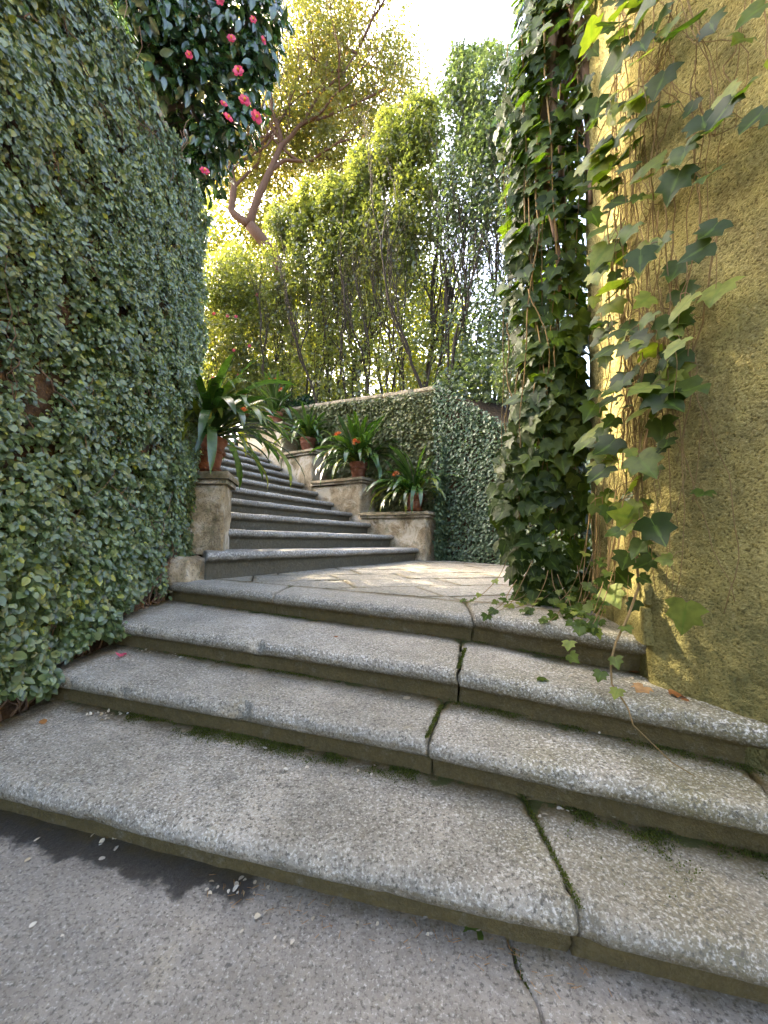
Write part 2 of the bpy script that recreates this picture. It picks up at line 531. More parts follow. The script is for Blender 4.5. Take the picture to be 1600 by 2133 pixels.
def unit(a):
    return a / (np.linalg.norm(a, axis=-1, keepdims=True) + 1e-9)


def frames(nrm, tip):
    n = unit(nrm)
    t_ = unit(tip - n * np.sum(tip * n, -1, keepdims=True))
    return np.cross(t_, n), t_, n


def leaf_mesh(name, pos, nrm, tip, size, rnd, T, F, mat, wid=None, smooth=True):
    b, tt, n = frames(nrm, tip)
    w = np.ones(len(pos)) if wid is None else wid
    V = pos[:, None, :] + size[:, None, None] * (T[None, :, 0:1] * w[:, None, None] * b[:, None, :] + T[None, :, 1:2] * tt[:, None, :] + T[None, :, 2:3] * n[:, None, :])
    k = len(T)
    FF = (F[None] + (np.arange(len(pos)) * k)[:, None, None]).reshape(-1, F.shape[1])
    return mesh(name, V.reshape(-1, 3), FF, mat, smooth, {'rnd': np.repeat(rnd, k), 'vein': np.tile((np.abs(T[:, 0]) < 1e-6).astype(float), len(pos))})


def leaf_variants(name, T, F, mat, rnds, curl=0.0):
    out = []
    for i, r in enumerate(rnds):
        V = T.copy()
        if curl:
            V[:, 2] += curl * (0.4 + 0.6 * math.sin(i * 1.7)) * (V[:, 1] - 0.4) ** 2 + 0.04 * np.sin(V[:, 0] * 9 + i)
        out.append(mesh(name, V, F, mat, True, {'rnd': np.full(len(V), r), 'vein': (np.abs(T[:, 0]) < 1e-6).astype(float)}))
    return out


def leaf_objects(parent, variants, pos, nrm, tip, size, rnd_idx, name='leaf'):
    b, tt, n = frames(nrm, tip)
    pl = np.array(parent.location)
    for i in range(len(pos)):
        o = bpy.data.objects.new(name, variants[int(rnd_idx[i]) % len(variants)])
        COL.objects.link(o)
        o.parent = parent
        s = size[i]
        q = pos[i] - pl
        o.matrix_local = Matrix(((b[i, 0] * s, tt[i, 0] * s, n[i, 0] * s, q[0]), (b[i, 1] * s, tt[i, 1] * s, n[i, 1] * s, q[1]), (b[i, 2] * s, tt[i, 2] * s, n[i, 2] * s, q[2]), (0, 0, 0, 1)))


def split_nearest(pos, size, k):
    """indices of the k leaves that show largest from the camera's side, and the rest"""
    d = pos - np.array([0, 0, EYE])
    y = d @ np.array(fw)
    inview = (y > 0.2) & (np.abs(d @ np.array(rt)) < y * 0.97) & (np.abs(d @ np.array(up)) < y * 1.30)
    score = np.where(inview, size / np.maximum(y, .2), 0)
    o = np.argsort(-score)
    return o[:k], o[k:]


# ================================================================== SETTING
g = Geo()
g.add([(-300, -300, -.06), (300, -300, -.06), (300, 300, -.06), (-300, 300, -.06)], [(0, 1, 2, 3)])
tag(link('ground', g.build('ground', M['soil'])), 'dark bare earth lying under the garden terraces', None, None, 'structure')


def prism(fp, z0, z1, name, mat):
    fp = [tuple(p) for p in fp]
    n = len(fp)
    V = [(x, y, z0) for x, y in fp] + [(x, y, z1) for x, y in fp]
    me = bpy.data.meshes.new(name)
    me.from_pydata(V, [], [(i, (i + 1) % n, n + (i + 1) % n, n + i) for i in range(n)] + [tuple(range(n, 2 * n))])
    me.materials.append(mat)
    return me


# earth terraces held up by the walls
tag(link('terrace_ground', prism([(-1.95, -4), (-1.95, 3.5), (-3.9, 5.0), (-9, 9.0), (-14, 9.0), (-14, -4)], -.05, 4.06, 'terrace_ground', M['soil'])), 'earth terrace behind the ivy covered wall', None, None, 'structure')
tag(link('terrace_ground', prism([(1.06, 7.12), (3.0, 7.4), (14, 6.5), (40, 30), (0, 60), (-40, 40), (-3.55, 10.3)], .2, 3.72, 'terrace_ground_b', M['soil'])), 'earth terrace behind the far ivy wall', None, None, 'structure')
tag(link('path', prism([(-3.35, 9.35), (-3.9, 10.4), (-12, 18), (-12, 9.6), (-4.7, 7.6), (-3.95, 8.05)], -.05, 3.02, 'path', M['soil'])), 'earth path at the head of the stairs', None, None, 'structure')


# ------------------------------------------------------------------ stone steps
def polyline(P, s):
    P = np.asarray(P, float)
    L = np.concatenate([[0], np.cumsum(np.linalg.norm(np.diff(P, axis=0), axis=1))])
    L /= L[-1]
    return np.stack([np.interp(s, L, P[:, k]) for k in range(P.shape[1])], -1)


PROF = [(0.085, None), (0.080, -0.115), (0.074, -0.092), (0.044, -0.090), (0.040, -0.078), (0.016, -0.074), (0.003, -0.060), (0.0, -0.044), (0.002, -0.028), (0.010, -0.013), (0.024, -0.004), (0.045, 0.0)]


def step_stone(name, parent, front, back, z, h, sf, sb, mat, res=0.014, amp=0.0035, seed=0, notch=(), tilt=0.0, wob=0.013, tail=0.13, scale=1.0):
    """one dressed stone with a rounded nosing, between parameters sf (front) and sb (back) along the step"""
    Lw = np.linalg.norm(polyline(front, np.array([sf[1]])) - polyline(front, np.array([sf[0]])))
    ns = max(3, int(Lw / res))
    u = np.linspace(0, 1, ns)
    pr = [(d * scale, (-h - 0.02 if dz is None else dz * scale)) for d, dz in PROF]
    # densify the profile
    pp = []
    for (a, b) in zip(pr[:-1], pr[1:]):
        n = max(1, int(math.dist(a, b) / res))
        for k in range(n):
            pp.append((a[0] + (b[0] - a[0]) * k / n, a[1] + (b[1] - a[1]) * k / n))
    pp.append(pr[-1])
    Fm = polyline(front, np.array([(sf[0] + sf[1]) / 2]))[0]
    Bm = polyline(back, np.array([(sb[0] + sb[1]) / 2]))[0]
    D = np.linalg.norm(Bm - Fm)
    nt = max(3, int((D + tail - pr[-1][0]) / (res * 1.2)))
    tt = np.linspace(0, 1, nt + 1)[1:]
    npf = len(pp)
    ntot = npf + nt
    d = np.zeros((ns, ntot))
    dz = np.zeros((ns, ntot))
    frac = np.zeros((ns, ntot))
    # edges of the stone wander a little
    e0 = wob * fbm(np.stack([np.arange(ntot) * .33, np.full(ntot, seed * 3.1), np.zeros(ntot)], -1), 3, 5)
    e1 = wob * fbm(np.stack([np.arange(ntot) * .33, np.full(ntot, seed * 3.1 + 3.1), np.zeros(ntot)], -1), 3, 5)
    # first front/back for each u
    P = np.zeros((ns, ntot, 3))
    F0 = polyline(front, sf[0] + (sf[1] - sf[0]) * u)
    B0 = polyline(back, sb[0] + (sb[1] - sb[0]) * u)
    dirn = unit(B0 - F0)
    DD = np.linalg.norm(B0 - F0, axis=1)
    for j in range(ntot):
        if j < npf:
            d[:, j] = pp[j][0]
            dz[:, j] = pp[j][1]
        else:
            d[:, j] = pr[-1][0] + (DD + tail - pr[-1][0]) * tt[j - npf]
    along = unit(np.gradient(F0, axis=0))
    P[:, :, :2] = F0[:, None, :] + dirn[:, None, :] * d[:, :, None]
    wz = (1 - u)[:, None] * e0[None, :] + u[:, None] * e1[None, :]
    wz *= ((np.abs(u - .5) * 2) ** 6)[:, None]
    P[:, :, :2] += along[:, None, :] * wz[:, :, None]
    P[:, :, 2] = z + dz + (tilt * polyline(np.array([[0.], [1.]]), sf[0] + (sf[1] - sf[0]) * u))
    V = P.reshape(-1, 3).copy()
    # weathered relief
    nn = np.zeros((ns, ntot, 3))
    nose = np.exp(-(d / .035) ** 2) * (dz > -.08)
    nn[:, :, 2] = np.where(dz > -.02, 1, 0.2)
    nn[:, :, :2] = -dirn[:, None, :] * np.where(dz < -.006, 1.0, 0.0)[:, :, None]
    nn = unit(nn).reshape(-1, 3)
    V += nn * (amp * fbm(V * 42, 3, seed + 3) + 1.6 * amp * fbm(V * 7, 3, seed + 40))[:, None]
    # broken and worn places on the nosing
    chip = np.clip(fbm(V * np.array([9., 9., 14.]), 3, seed + 55) - .22, 0, 1) * .045 * np.exp(-(d / .032) ** 2).reshape(-1) * (dz > -.08).reshape(-1)
    V[:, :2] += np.repeat(dirn, ntot, 0) * chip[:, None]
    V[:, 2] -= chip * .5 + (.006 * np.clip(fbm(V * 2.3, 2, seed + 12), -.2, 1) * (dz > -.004).reshape(-1))
    for (s0, wdt, dep) in notch:
        sl_ = (sf[0] + (sf[1] - sf[0]) * u) - s0
        wgt = np.exp(-np.abs(sl_ / wdt) ** 3)[:, None] * np.exp(-(d / .05) ** 2) * (dz > -.085)
        wgt = wgt.reshape(-1)
        jag = 1 + .5 * fbm(V * 60, 2, seed + 77)
        V[:, :2] += np.repeat(dirn, ntot, 0) * (wgt * dep * jag)[:, None]
        V[:, 2] -= wgt * dep * .55 * jag
    # ends slightly rounded
    end = np.minimum(u, 1 - u)[:, None] * Lw
    V[:, 2] -= (np.exp(-(end / .012) ** 2) * .006 * (dz > -.05)).reshape(-1)
    moss = np.clip(1 - (DD[:, None] + .02 - d) / .15, 0, 1) * .95
    darkening = np.where(dz < -.035, .55 + .40 * sstep(-.06, -.09, dz), 0 * moss).reshape(-1)  # darker on risers and under the nosing
    moss = np.where(dz < -.05, .15, moss).reshape(-1)
    darkening = np.maximum(darkening, .62 * np.clip(1 - (V[:, 0] + 1.72) / .34, 0, 1) * (z < .7))
    moss = moss + .55 * np.clip(1 - end / .03, 0, 1).repeat(1, 1).repeat(ntot, 1).reshape(-1)
    i = np.arange(ns - 1)[:, None] * ntot
    j = np.arange(ntot - 1)[None, :]
    Q = np.stack([i + j, i + ntot + j, i + ntot + j + 1, i + j + 1], -1).reshape(-1, 4)
    # end caps
    V2 = [V]
    T = []
    base = len(V)
    mo = [moss]
    for e, row in ((0, 0), (1, ns - 1)):
        idx = row * ntot + np.arange(ntot)
        pb = V[idx[-1]].copy()
        pb[2] = z - h - .02
        V2.append(pb[None])
        mo.append(np.array([.8]))
        for k in range(ntot - 1):
            T.append((base + e, idx[k], idx[k + 1]) if e == 0 else (base + e, idx[k + 1], idx[k]))
    me = mesh(name, np.vstack(V2), [Q, np.array(T)], mat, True, {'moss': np.concatenate(mo), 'darkening': np.concatenate([darkening, [.9, .9]])})
    o = link(name, me)
    return o if parent is None else keep_under(o, parent)


def keep_under(o, parent):
    o.parent = parent
    root = parent
    off = Vector((0, 0, 0))
    while root is not None:
        off += root.location
        root = root.parent
    o.matrix_parent_inverse = Matrix.Translation(off).inverted()
    return o


FL = {
    1: [(-1.78, 1.515), (-1.327, 1.402), (-.492, 1.187), (.017, 1.068), (.479, .960), (.833, .873), (1.50, .71)],
    2: [(-1.78, 2.02), (-1.55, 1.952), (-.59, 1.659), (.168, 1.417), (1.046, 1.08), (1.45, .915)],
    3: [(-1.80, 2.48), (-1.52, 2.374), (-.473, 1.977), (.317, 1.668), (1.18, 1.221), (1.36, 1.125)],
    4: [(-1.90, 3.225), (-1.741, 3.144), (-.745, 2.655), (.479, 2.06), (1.111, 1.57), (1.24, 1.46)],
}
H0 = 0.16
L4B = [(-1.95, 3.62), (-1.60, 3.48), (-.57, 3.0), (.66, 2.40), (1.27, 1.93), (1.40, 1.80)]


def back_of(nx, off):
    P = np.array(nx, float)
    tn = unit(np.gradient(P, axis=0))
    return P + np.stack([-tn[:, 1], tn[:, 0]], -1) * off


def s_at(poly, x):
    P = np.asarray(poly, float)
    L = np.concatenate([[0], np.cumsum(np.linalg.norm(np.diff(P, axis=0), axis=1))])
    return float(np.interp(x, P[:, 0], L / L[-1]))


stair = empty('stone_staircase', (0, 1.6, 0), 'broad lower flight of four worn granite steps in the foreground', 'staircase')
JOINTS = {1: [(.485, .500)], 2: [(.166, .275), (1.10, 1.18)], 3: [(.327, .436)], 4: [(-.745, -.72), (.485, .52)]}
NOTCH = {2: [(-.60, .014, .055), (.75, .03, .008)], 3: [(-.66, .013, .042), (.9, .02, .01)], 1: [(-.9, .02, .010), (.05, .02, .007), (.50, .008, .03)], 4: [(.0, .02, .008), (.475, .008, .02)]}
for k in (1, 2, 3, 4):
    fr = np.array(FL[k])
    bk = back_of(FL[k + 1], .055) if k < 4 else np.array(L4B)
    st = empty('step', (0, 0, 0))
    st.parent = stair
    st.matrix_parent_inverse = Matrix.Translation(stair.location).inverted()
    xs = [fr[0, 0]] + [a for a, b in JOINTS[k]] + [fr[-1, 0]]
    xb = [bk[0, 0]] + [b for a, b in JOINTS[k]] + [bk[-1, 0]]
    for i in range(len(xs) - 1):
        ga = .0035 if i > 0 else 0
        gb = .0035 if i < len(xs) - 2 else 0
        sf = (s_at(fr, xs[i] + ga), s_at(fr, xs[i + 1] - gb))
        sb = (s_at(bk, xb[i] + ga * 1.5), s_at(bk, xb[i + 1] - gb * 1.5))
        nt_ = [(s_at(fr, x), w, dp) for x, w, dp in NOTCH.get(k, [])]
        dzz = (0, -.004, .003)[i % 3]
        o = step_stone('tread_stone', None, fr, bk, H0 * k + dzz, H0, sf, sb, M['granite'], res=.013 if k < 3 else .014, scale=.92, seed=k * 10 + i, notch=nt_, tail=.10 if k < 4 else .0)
        o.parent = st
        o.matrix_parent_inverse = Matrix.Identity(4)

# ------------------------------------------------------------------ paving in front
pave = tag(bpy.data.objects.new('pavement', None), 'smooth grey granite paving at the foot of the steps', None, None, 'structure')
COL.objects.link(pave)


def slab_grid(name, xa, xb, y0, y1, z, res, mat, parent, seed, amp=.0015, moss_fn=None):
    """slab between two side curves xa(y), xb(y)"""
    ny = max(2, int((y1 - y0) / res))
    nx = max(2, int(abs(xb((y0 + y1) / 2) - xa((y0 + y1) / 2)) / res))
    ys = np.linspace(y0, y1, ny)
    u = np.linspace(0, 1, nx)
    X = np.stack([xa(y) + (xb(y) - xa(y)) * u for y in ys])
    Y = np.repeat(ys[:, None], nx, 1)
    V = np.stack([X, Y, np.full_like(X, z)], -1).reshape(-1, 3)
    V[:, 2] += amp * fbm(V * 30, 3, seed) + 2 * amp * fbm(V * 4, 2, seed + 4)
    i = np.arange(ny - 1)[:, None] * nx
    j = np.arange(nx - 1)[None, :]
    Q = np.stack([i + j, i + j + 1, i + nx + j + 1, i + nx + j], -1).reshape(-1, 4)
    # skirt
    edge = np.concatenate([np.arange(nx), np.arange(1, ny) * nx + nx - 1, (ny - 1) * nx + np.arange(nx - 2, -1, -1), np.arange(ny - 2, 0, -1) * nx])
    b = len(V)
    Vs = V[edge].copy()
    Vs[:, 2] = z - .05
    V = np.vstack([V, Vs])
    m = len(edge)
    k = np.arange(m)
    Q2 = np.stack([edge, b + k, b + (k + 1) % m, edge[(k + 1) % m]], -1)
    mo = np.zeros(len(V)) if moss_fn is None else moss_fn(V)
    o = link(name, mesh(name, V, np.vstack([Q, Q2]), mat, True, {'moss': mo}), parent)
    return o


f1 = np.array(FL[1])


def pave_moss(V):
    yl = np.interp(V[:, 0], f1[:, 0], f1[:, 1]) + .08
    return np.clip(1 - (yl - V[:, 1]) / .09, 0, 1) * .62


def crack(y, o=0.0):
    return .352 + .007 * math.sin(y * 23) + .004 * math.sin(y * 61 + 1) + (y - .98) * -.08 + o


slab_grid('paving_slab', lambda y: -2.2, lambda y: crack(y, -.005), .55, 1.75, 0, .014, M['paving'], pave, 1, moss_fn=pave_moss)
slab_grid('paving_slab', lambda y: crack(y, .006), lambda y: 2.0, .55, 1.75, -.004, .014, M['paving'], pave, 2, moss_fn=pave_moss)
slab_grid('paving_slab', lambda y: -2.2, lambda y: -.3, -1.2, .545, 0, .06, M['paving'], pave, 3)
slab_grid('paving_slab', lambda y: -.29, lambda y: 2.0, -1.2, .545, 0, .06, M['paving'], pave, 4)

# ------------------------------------------------------------------ landing slabs
land = tag(bpy.data.objects.new('landing_pavement', None), 'stone flagged landing between the two flights of steps', None, None, 'structure')
COL.objects.link(land)


def clip_poly(poly, a, b):
    """keep the part of poly on the left of a->b"""
    out = []
    a, b = np.array(a), np.array(b)
    sd = lambda p: (b[0] - a[0]) * (p[1] - a[1]) - (b[1] - a[1]) * (p[0] - a[0])
    for i in range(len(poly)):
        p, q = poly[i], poly[(i + 1) % len(poly)]
        sp_, sq = sd(p), sd(q)
        if sp_ >= 0:
            out.append(p)
        if sp_ * sq < 0:
            out.append(p + (q - p) * sp_ / (sp_ - sq))
    return out


def subdivide_poly(P, z, res, seed, tiltv):
    P = np.array(P)
    c = P.mean(0)
    ring = []
    for a, b in zip(P, np.roll(P, -1, 0)):
        n = max(1, int(np.linalg.norm(b - a) / res))
        for k in range(n):
            ring.append(a + (b - a) * k / n)
    ring = np.array(ring)
    m = len(ring)
    ring = ring + .006 * np.stack([fbm(np.column_stack([ring * 9, np.full(m, seed)]), 2, 1), fbm(np.column_stack([ring * 9, np.full(m, seed + 5)]), 2, 2)], -1)
    nr = max(3, int(np.linalg.norm(ring - c, axis=1).max() / res))
    L = [np.column_stack([ring, np.full(m, z - .05)]), np.column_stack([ring, np.full(m, z - .006)]), np.column_stack([ring + (c - ring) * .012, np.full(m, z)])]
    for k in range(1, nr):
        t_ = k / nr
        L.append(np.column_stack([ring * (1 - t_) + c * t_, np.full(m, z)]))
    V = np.vstack(L + [np.array([[*c, z]])])
    V[:, 2] += .003 * fbm(V * 25, 3, seed) + .006 * fbm(V * 4, 2, seed + 3) + (V[:, :2] - c) @ tiltv
    rows = len(L)
    i = np.arange(rows - 1)[:, None] * m
    j = np.arange(m)[None, :]
    k = (j + 1) % m
    Q = np.stack([i + j, i + k, i + m + k, i + m + j], -1).reshape(-1, 4)
    last = (rows - 1) * m
    T = np.array([(last + s, last + (s + 1) % m, rows * m) for s in range(m)])
    mo = np.zeros(len(V))
    mo[:3 * m] = .7
    mo[3 * m:4 * m] = .35
    return V, Q, T, mo


ang = R(17)
e1, e2 = np.array([math.cos(ang), math.sin(ang)]), np.array([-math.sin(ang), math.cos(ang)])
o0 = np.array([-.03, 3.05])
edges_in = [((-1.95, 3.63), (-1.60, 3.49)), ((-1.6, 3.49), (.66, 2.41)), ((.66, 2.41), (1.4, 1.81))]
rr_ = random.Random(3)
for j in range(-4, 9):
    hh = .52
    offj = rr_.uniform(-.3, .3)
    x = -4.2 + offj
    while x < 5:
        w = rr_.uniform(.6, 1.05)
        q = [o0 + e1 * (x + .005) + e2 * (j * hh + .005), o0 + e1 * (x + w - .005) + e2 * (j * hh + .005), o0 + e1 * (x + w - .005) + e2 * (j * hh + hh - .005), o0 + e1 * (x + .005) + e2 * (j * hh + hh - .005)]
        x += w
        poly = q
        # stay behind the edge stones, inside the walls and in front of the upper flight
        cxm = sum(p_[0] for p_ in q) / 4
        for a, b in [((-1.95, 3.635), (.66, 2.415)) if cxm < .75 else ((.66, 2.415), (1.45, 1.775)), ((5, 1.75), (4.6, 6.0)), ((2.9, 4.9), (.90, 7.15)), ((.85, 7.15), (-1.75, 3.95)), ((-1.85, 4.0), (-1.90, 3.4))]:
            poly = clip_poly(poly, a, b)
            if len(poly) < 3:
                break
        if len(poly) < 3:
            continue
        P = np.array(poly)
        area = .5 * abs(np.dot(P[:, 0], np.roll(P[:, 1], -1)) - np.dot(P[:, 1], np.roll(P[:, 0], -1)))
        if area < .012:
            continue
        V, Q, T, mo = subdivide_poly(P, .638 + rr_.uniform(-.003, .003), .05, j * 31 + int(x * 10), np.array([rr_.uniform(-.006, .006), rr_.uniform(-.006, .006)]))
        link('paving_slab', mesh('paving_slab', V, [Q, T], M['slab'], True, {'moss': mo}), land)
g = Geo()
g.add([(-2.2, 3.4, .60), (1.0, 1.9, .60), (6, 1.6, .60), (6, 7.5, .60), (-2.2, 7.5, .60)], None, [(0, 1, 2), (0, 2, 3), (0, 3, 4)])
link('bedding', g.build('bedding', M['soil']), land)

# ------------------------------------------------------------------ upper flight
ustair = empty('stone_staircase', (-.6, 5.2, .64), 'narrower upper flight of mossy stone steps climbing to the side past flower pots', 'staircase')
UL = [(-1.36, 3.42), (-1.58, 3.96), (-1.79, 4.44), (-1.99, 4.92), (-2.19, 5.38), (-2.42, 5.74), (-2.62, 6.12), (-2.84, 6.5), (-3.05, 6.88), (-3.3, 7.25), (-3.55, 7.6), (-3.8, 7.95)]
UR = [(.56, 6.45), (.24, 6.92), (-.14, 7.26), (-.49, 7.56), (-.88, 7.83), (-1.27, 8.03), (-1.65, 8.24), (-1.97, 8.4), (-2.28, 8.52), (-2.62, 8.75), (-2.95, 8.98), (-3.3, 9.2)]
UZ = [.880 + .21 * k for k in range(12)]
for k in range(11):
    a, b = np.array(UL[k]), np.array(UR[k])
    a2, b2 = np.array(UL[k + 1]), np.array(UR[k + 1])
    dl = (a - b) / np.linalg.norm(a - b)
    ext = .22 if k == 0 else .55 + .1 * k
    fa = a + dl * ext
    ba = a2 + (a2 - b2) / np.linalg.norm(a2 - b2) * (ext + .05)
    front = np.array([fa, a, (a + b) / 2 + np.array([.012, -.012]) * math.sin(k), b - dl * .10])
    nrm_ = np.array([-(b2 - a2)[1], (b2 - a2)[0]]) / np.linalg.norm(b2 - a2)
    back = np.array([ba, a2, (a2 + b2) / 2, b2 - dl * .10]) + nrm_ * .05
    o = step_stone('step', None, front, back, UZ[k], .21 if k else .235, (0, 1), (0, 1), M['granite_far'], res=.026, amp=.005, seed=100 + k, tail=.08, tilt=-.03 if k < 5 else -.01, scale=.98, wob=0, notch=[(.46, .03, .022)] if k == 0 else [(random.random(), .02, .012)])
    keep(o, ustair)

# ------------------------------------------------------------------ pedestals along the upper flight
CH0, CD = np.array([.56, 6.55]), np.array([-.824, .566])
CN = np.array([.566, .824])


def ch(t_, off):
    return CH0 + CD * t_ + CN * off


BL = [(-.17, 1.22, .50, 1.47, 'lowest mossy stone pedestal beside the upper steps, at the ivy wall corner'),
      (1.22, 2.52, .50, 2.15, 'second mossy stone pedestal up the stairs with a cracked coping'),
      (2.52, 3.50, .50, 2.84, 'third stone pedestal up the stairs, under a pot with a rope band'),
      (3.50, 4.9, .50, 3.56, 'uppermost pale plastered pedestal beside the stairs')]
for i, (t0, t1, dep, zt, lab) in enumerate(BL):
    root = empty('stone_pedestal', (*ch(t0 + .3, .25), .64), lab, 'pedestal', 'pedestals stepping up the stairs')
    fp = [ch(t0, 0), ch(t0, dep), ch(t1 + .2, dep), ch(t1 + .2, 0)]
    g = rough_box(fp, .55 + .5 * i, zt - .10, .04, .04, 4, 20 + i, .015)
    keep(link('body', g.build('body', M['old_render'])), root)
    fp = [ch(t0 - .05, -.045), ch(t0 - .05, dep), ch(t1 + .0, dep), ch(t1 + .0, -.045)]
    g = rough_box(fp, zt - .10, zt - .055, .05, .006, 9, 30 + i, .004)
    keep(link('coping_moulding', g.build('coping_moulding', M['old_render'])), root)
    fp = [ch(t0 - .09, -.085), ch(t0 - .09, dep), ch(t1 - .02, dep), ch(t1 - .02, -.085)]
    g = rough_box(fp, zt - .055, zt, .035, .022, 7, 40 + i, .02)
    keep(link('coping', g.build('coping', M['coping'])), root)

# near pedestal at the foot of the upper flight
root = empty('stone_pedestal', (-1.66, 3.85, .88), 'tall weathered plaster pedestal under the big clivia pot, at the ivy wall', 'pedestal', 'pedestals stepping up the stairs')
fp = [(-1.98, 3.64), (-1.50, 3.58), (-1.60, 4.0), (-2.05, 4.35)]
g = rough_box(fp, .84, 1.50, .03, .022, 6, 51, .012)
keep(link('body', g.build('body', M['old_render'])), root)
fp = [(-2.0, 3.22), (-1.60, 3.16), (-1.50, 3.62), (-2.0, 3.66)]
g = rough_box(fp, .56, .815, .025, .05, 6, 54, .05)
keep(link('footing_stone', g.build('footing_stone', M['old_render'])), root)
fp = [(-2.02, 3.59), (-1.455, 3.535), (-1.56, 4.02), (-2.1, 4.4)]
g = rough_box(fp, 1.50, 1.545, .03, .006, 8, 52, .004)
keep(link('coping_moulding', g.build('coping_moulding', M['old_render'])), root)
fp = [(-2.04, 3.56), (-1.43, 3.50), (-1.54, 4.04), (-2.12, 4.42)]
g = rough_box(fp, 1.545, 1.615, .025, .008, 9, 53, .022)
keep(link('coping', g.build('coping', M['coping'])), root)


# ------------------------------------------------------------------ big left wall with creeping fig
def lwx(y):
    """face of the left wall"""
    return -1.74 - .15 * np.clip((np.asarray(y, float) - 2.6) / 1.05, 0, 1) ** 1.5


WT = 4.08
lw = empty('garden_wall', (-1.95, 1.8, 0), 'tall old masonry wall hidden under creeping fig, with a mossy coping', 'wall')
ys = np.linspace(-3.0, 3.60, 34)
zs = np.linspace(-.05, WT, 22)
g = Geo()
Y, Z = np.meshgrid(ys, zs, indexing='ij')
X = lwx(Y)
V = np.stack([X, Y, Z], -1).reshape(-1, 3)
V[:, 0] += .03 * fbm(V * 2.2, 3, 2)
i = np.arange(len(ys) - 1)[:, None] * len(zs)
j = np.arange(len(zs) - 1)[None, :]
Q = np.stack([i + j, i + len(zs) + j, i + len(zs) + j + 1, i + j + 1], -1).reshape(-1, 4)
g.add(V, Q)
e = V.reshape(len(ys), len(zs), 3)[-1]
eb = e + np.array([-.55, .02, 0])
g.add(np.vstack([e, eb]), [(k, len(zs) + k, len(zs) + k + 1, k + 1) for k in range(len(zs) - 1)])
keep(link('masonry', g.build('masonry', M['masonry'])), lw)
cy = -3.0
rr_ = random.Random(5)
while cy < 3.6:
    L_ = min(rr_.uniform(.55, .8), 3.62 - cy)
    xa, xb = float(lwx(cy)), float(lwx(cy + L_))
    fp = [(xa + .05, cy + .006), (xb + .05, cy + L_ - .006), (xb - .4, cy + L_ - .006), (xa - .4, cy + .006)]
    g = rough_box(fp, WT, WT + .09, .05, .012, 8, int(cy * 50), .02)
    keep(link('coping_stone', g.build('coping_stone', M['coping'])), lw)
    cy += L_

fig = empty('creeping_fig', (-1.68, 2.2, .3), 'creeping fig of small dark leaves covering the tall wall beside the steps', 'climbing plant', 'fig covered walls')


def floor_at(x, y):
    """height of the step under a point near the left wall"""
    z = np.zeros_like(y)
    for k in (1, 2, 3, 4):
        f = np.array(FL[k])
        z = np.where(y > np.interp(x, f[:, 0], f[:, 1]), H0 * k, z)
    return z


N = 112000
y = RNG.uniform(1.35, 3.66, N)
z = RNG.uniform(.05, WT + .12, N)
x0 = lwx(y)
fl = floor_at(x0 + .1, y)
P0 = np.stack([x0, y, z], -1)
bumpf = fbm(P0 * np.array([1, 2.6, 2.6]), 3, 8)
gap = .75 * fbm(P0 * np.array([1, 5.0, 5.0]), 3, 30) + .55 * fbm(P0 * np.array([1, 13.0, 13.0]), 2, 33) + .25 * fbm(P0 * np.array([1, 1.6, 1.6]), 2, 36)
out = .06 + .06 * bumpf + .085 * np.clip(gap, -1, 1) + RNG.normal(0, .018, N)
lowedge = .05 + .10 * (fbm(P0 * 4, 2, 60) + .6)
kp = (z > fl + lowedge) & (gap + RNG.uniform(-.16, .16, N) > -.33) & (z < WT + .04 + .05 * fbm(P0 * 5, 2, 61))
y, z, x0, out, bumpf, gap, P0 = (a[kp] for a in (y, z, x0, out, bumpf, gap, P0))
n_ = len(y)
pos = np.stack([x0 + out, y, z], -1)
nrm = np.stack([np.full(n_, 1.0), RNG.normal(-.20, .50, n_), RNG.normal(0, .48, n_) + np.clip(.75 - .24 * z, -.05, .7)], -1)
tip = np.stack([RNG.normal(.4, .3, n_), RNG.normal(-.1, .65, n_), RNG.normal(-.6, .35, n_)], -1)
lush = sstep(-.1, .5, fbm(P0 * 1.7, 2, 90))
size = (.016 + .023 * RNG.random(n_) ** 1.6) * (1 + .32 * lush) * (1 + .22 * (z < 1.6))
young = fbm(P0 * 3.2, 2, 140)
rnd = np.clip(RNG.random(n_) * .82 + np.where((young > .25) & (RNG.random(n_) < .30), .35, 0) + np.where(RNG.random(n_) < .035, .5, 0), 0, 1)
a_, b_ = split_nearest(pos, size, 300)
var = leaf_variants('leaf', OVAL, OVALQ, M['fig'], [.1, .3, .45, .6, .75, .95], .12)
leaf_objects(fig, var, pos[a_], nrm[a_], tip[a_], size[a_], np.clip((rnd[a_] * 6).astype(int), 0, 5))
o = link('foliage', leaf_mesh('foliage', pos[b_], nrm[b_], tip[b_], size[b_], rnd[b_], OVAL6, OVAL6Q, M['fig'], .85 + .4 * RNG.random(len(b_))))
keep(o, fig)
o['kind'] = 'stuff'
# nearer stretch of the same wall, out of the picture's edge
N = 9000
y2 = RNG.uniform(-1.5, 1.25, N)
z2 = RNG.uniform(.1, WT, N)
p2 = np.stack([lwx(y2) + .07 + RNG.normal(0, .02, N), y2, z2], -1)
o = link('foliage', leaf_mesh('foliage_b', p2, np.stack([np.ones(N), RNG.normal(0, .4, N), RNG.normal(.35, .4, N)], -1), np.stack([RNG.normal(.1, .2, N), RNG.normal(0, .6, N), np.full(N, -.8)], -1), .055 + .03 * RNG.random(N), RNG.random(N), KITE, KITEQ, M['fig']))
keep(o, fig)
o['kind'] = 'stuff'
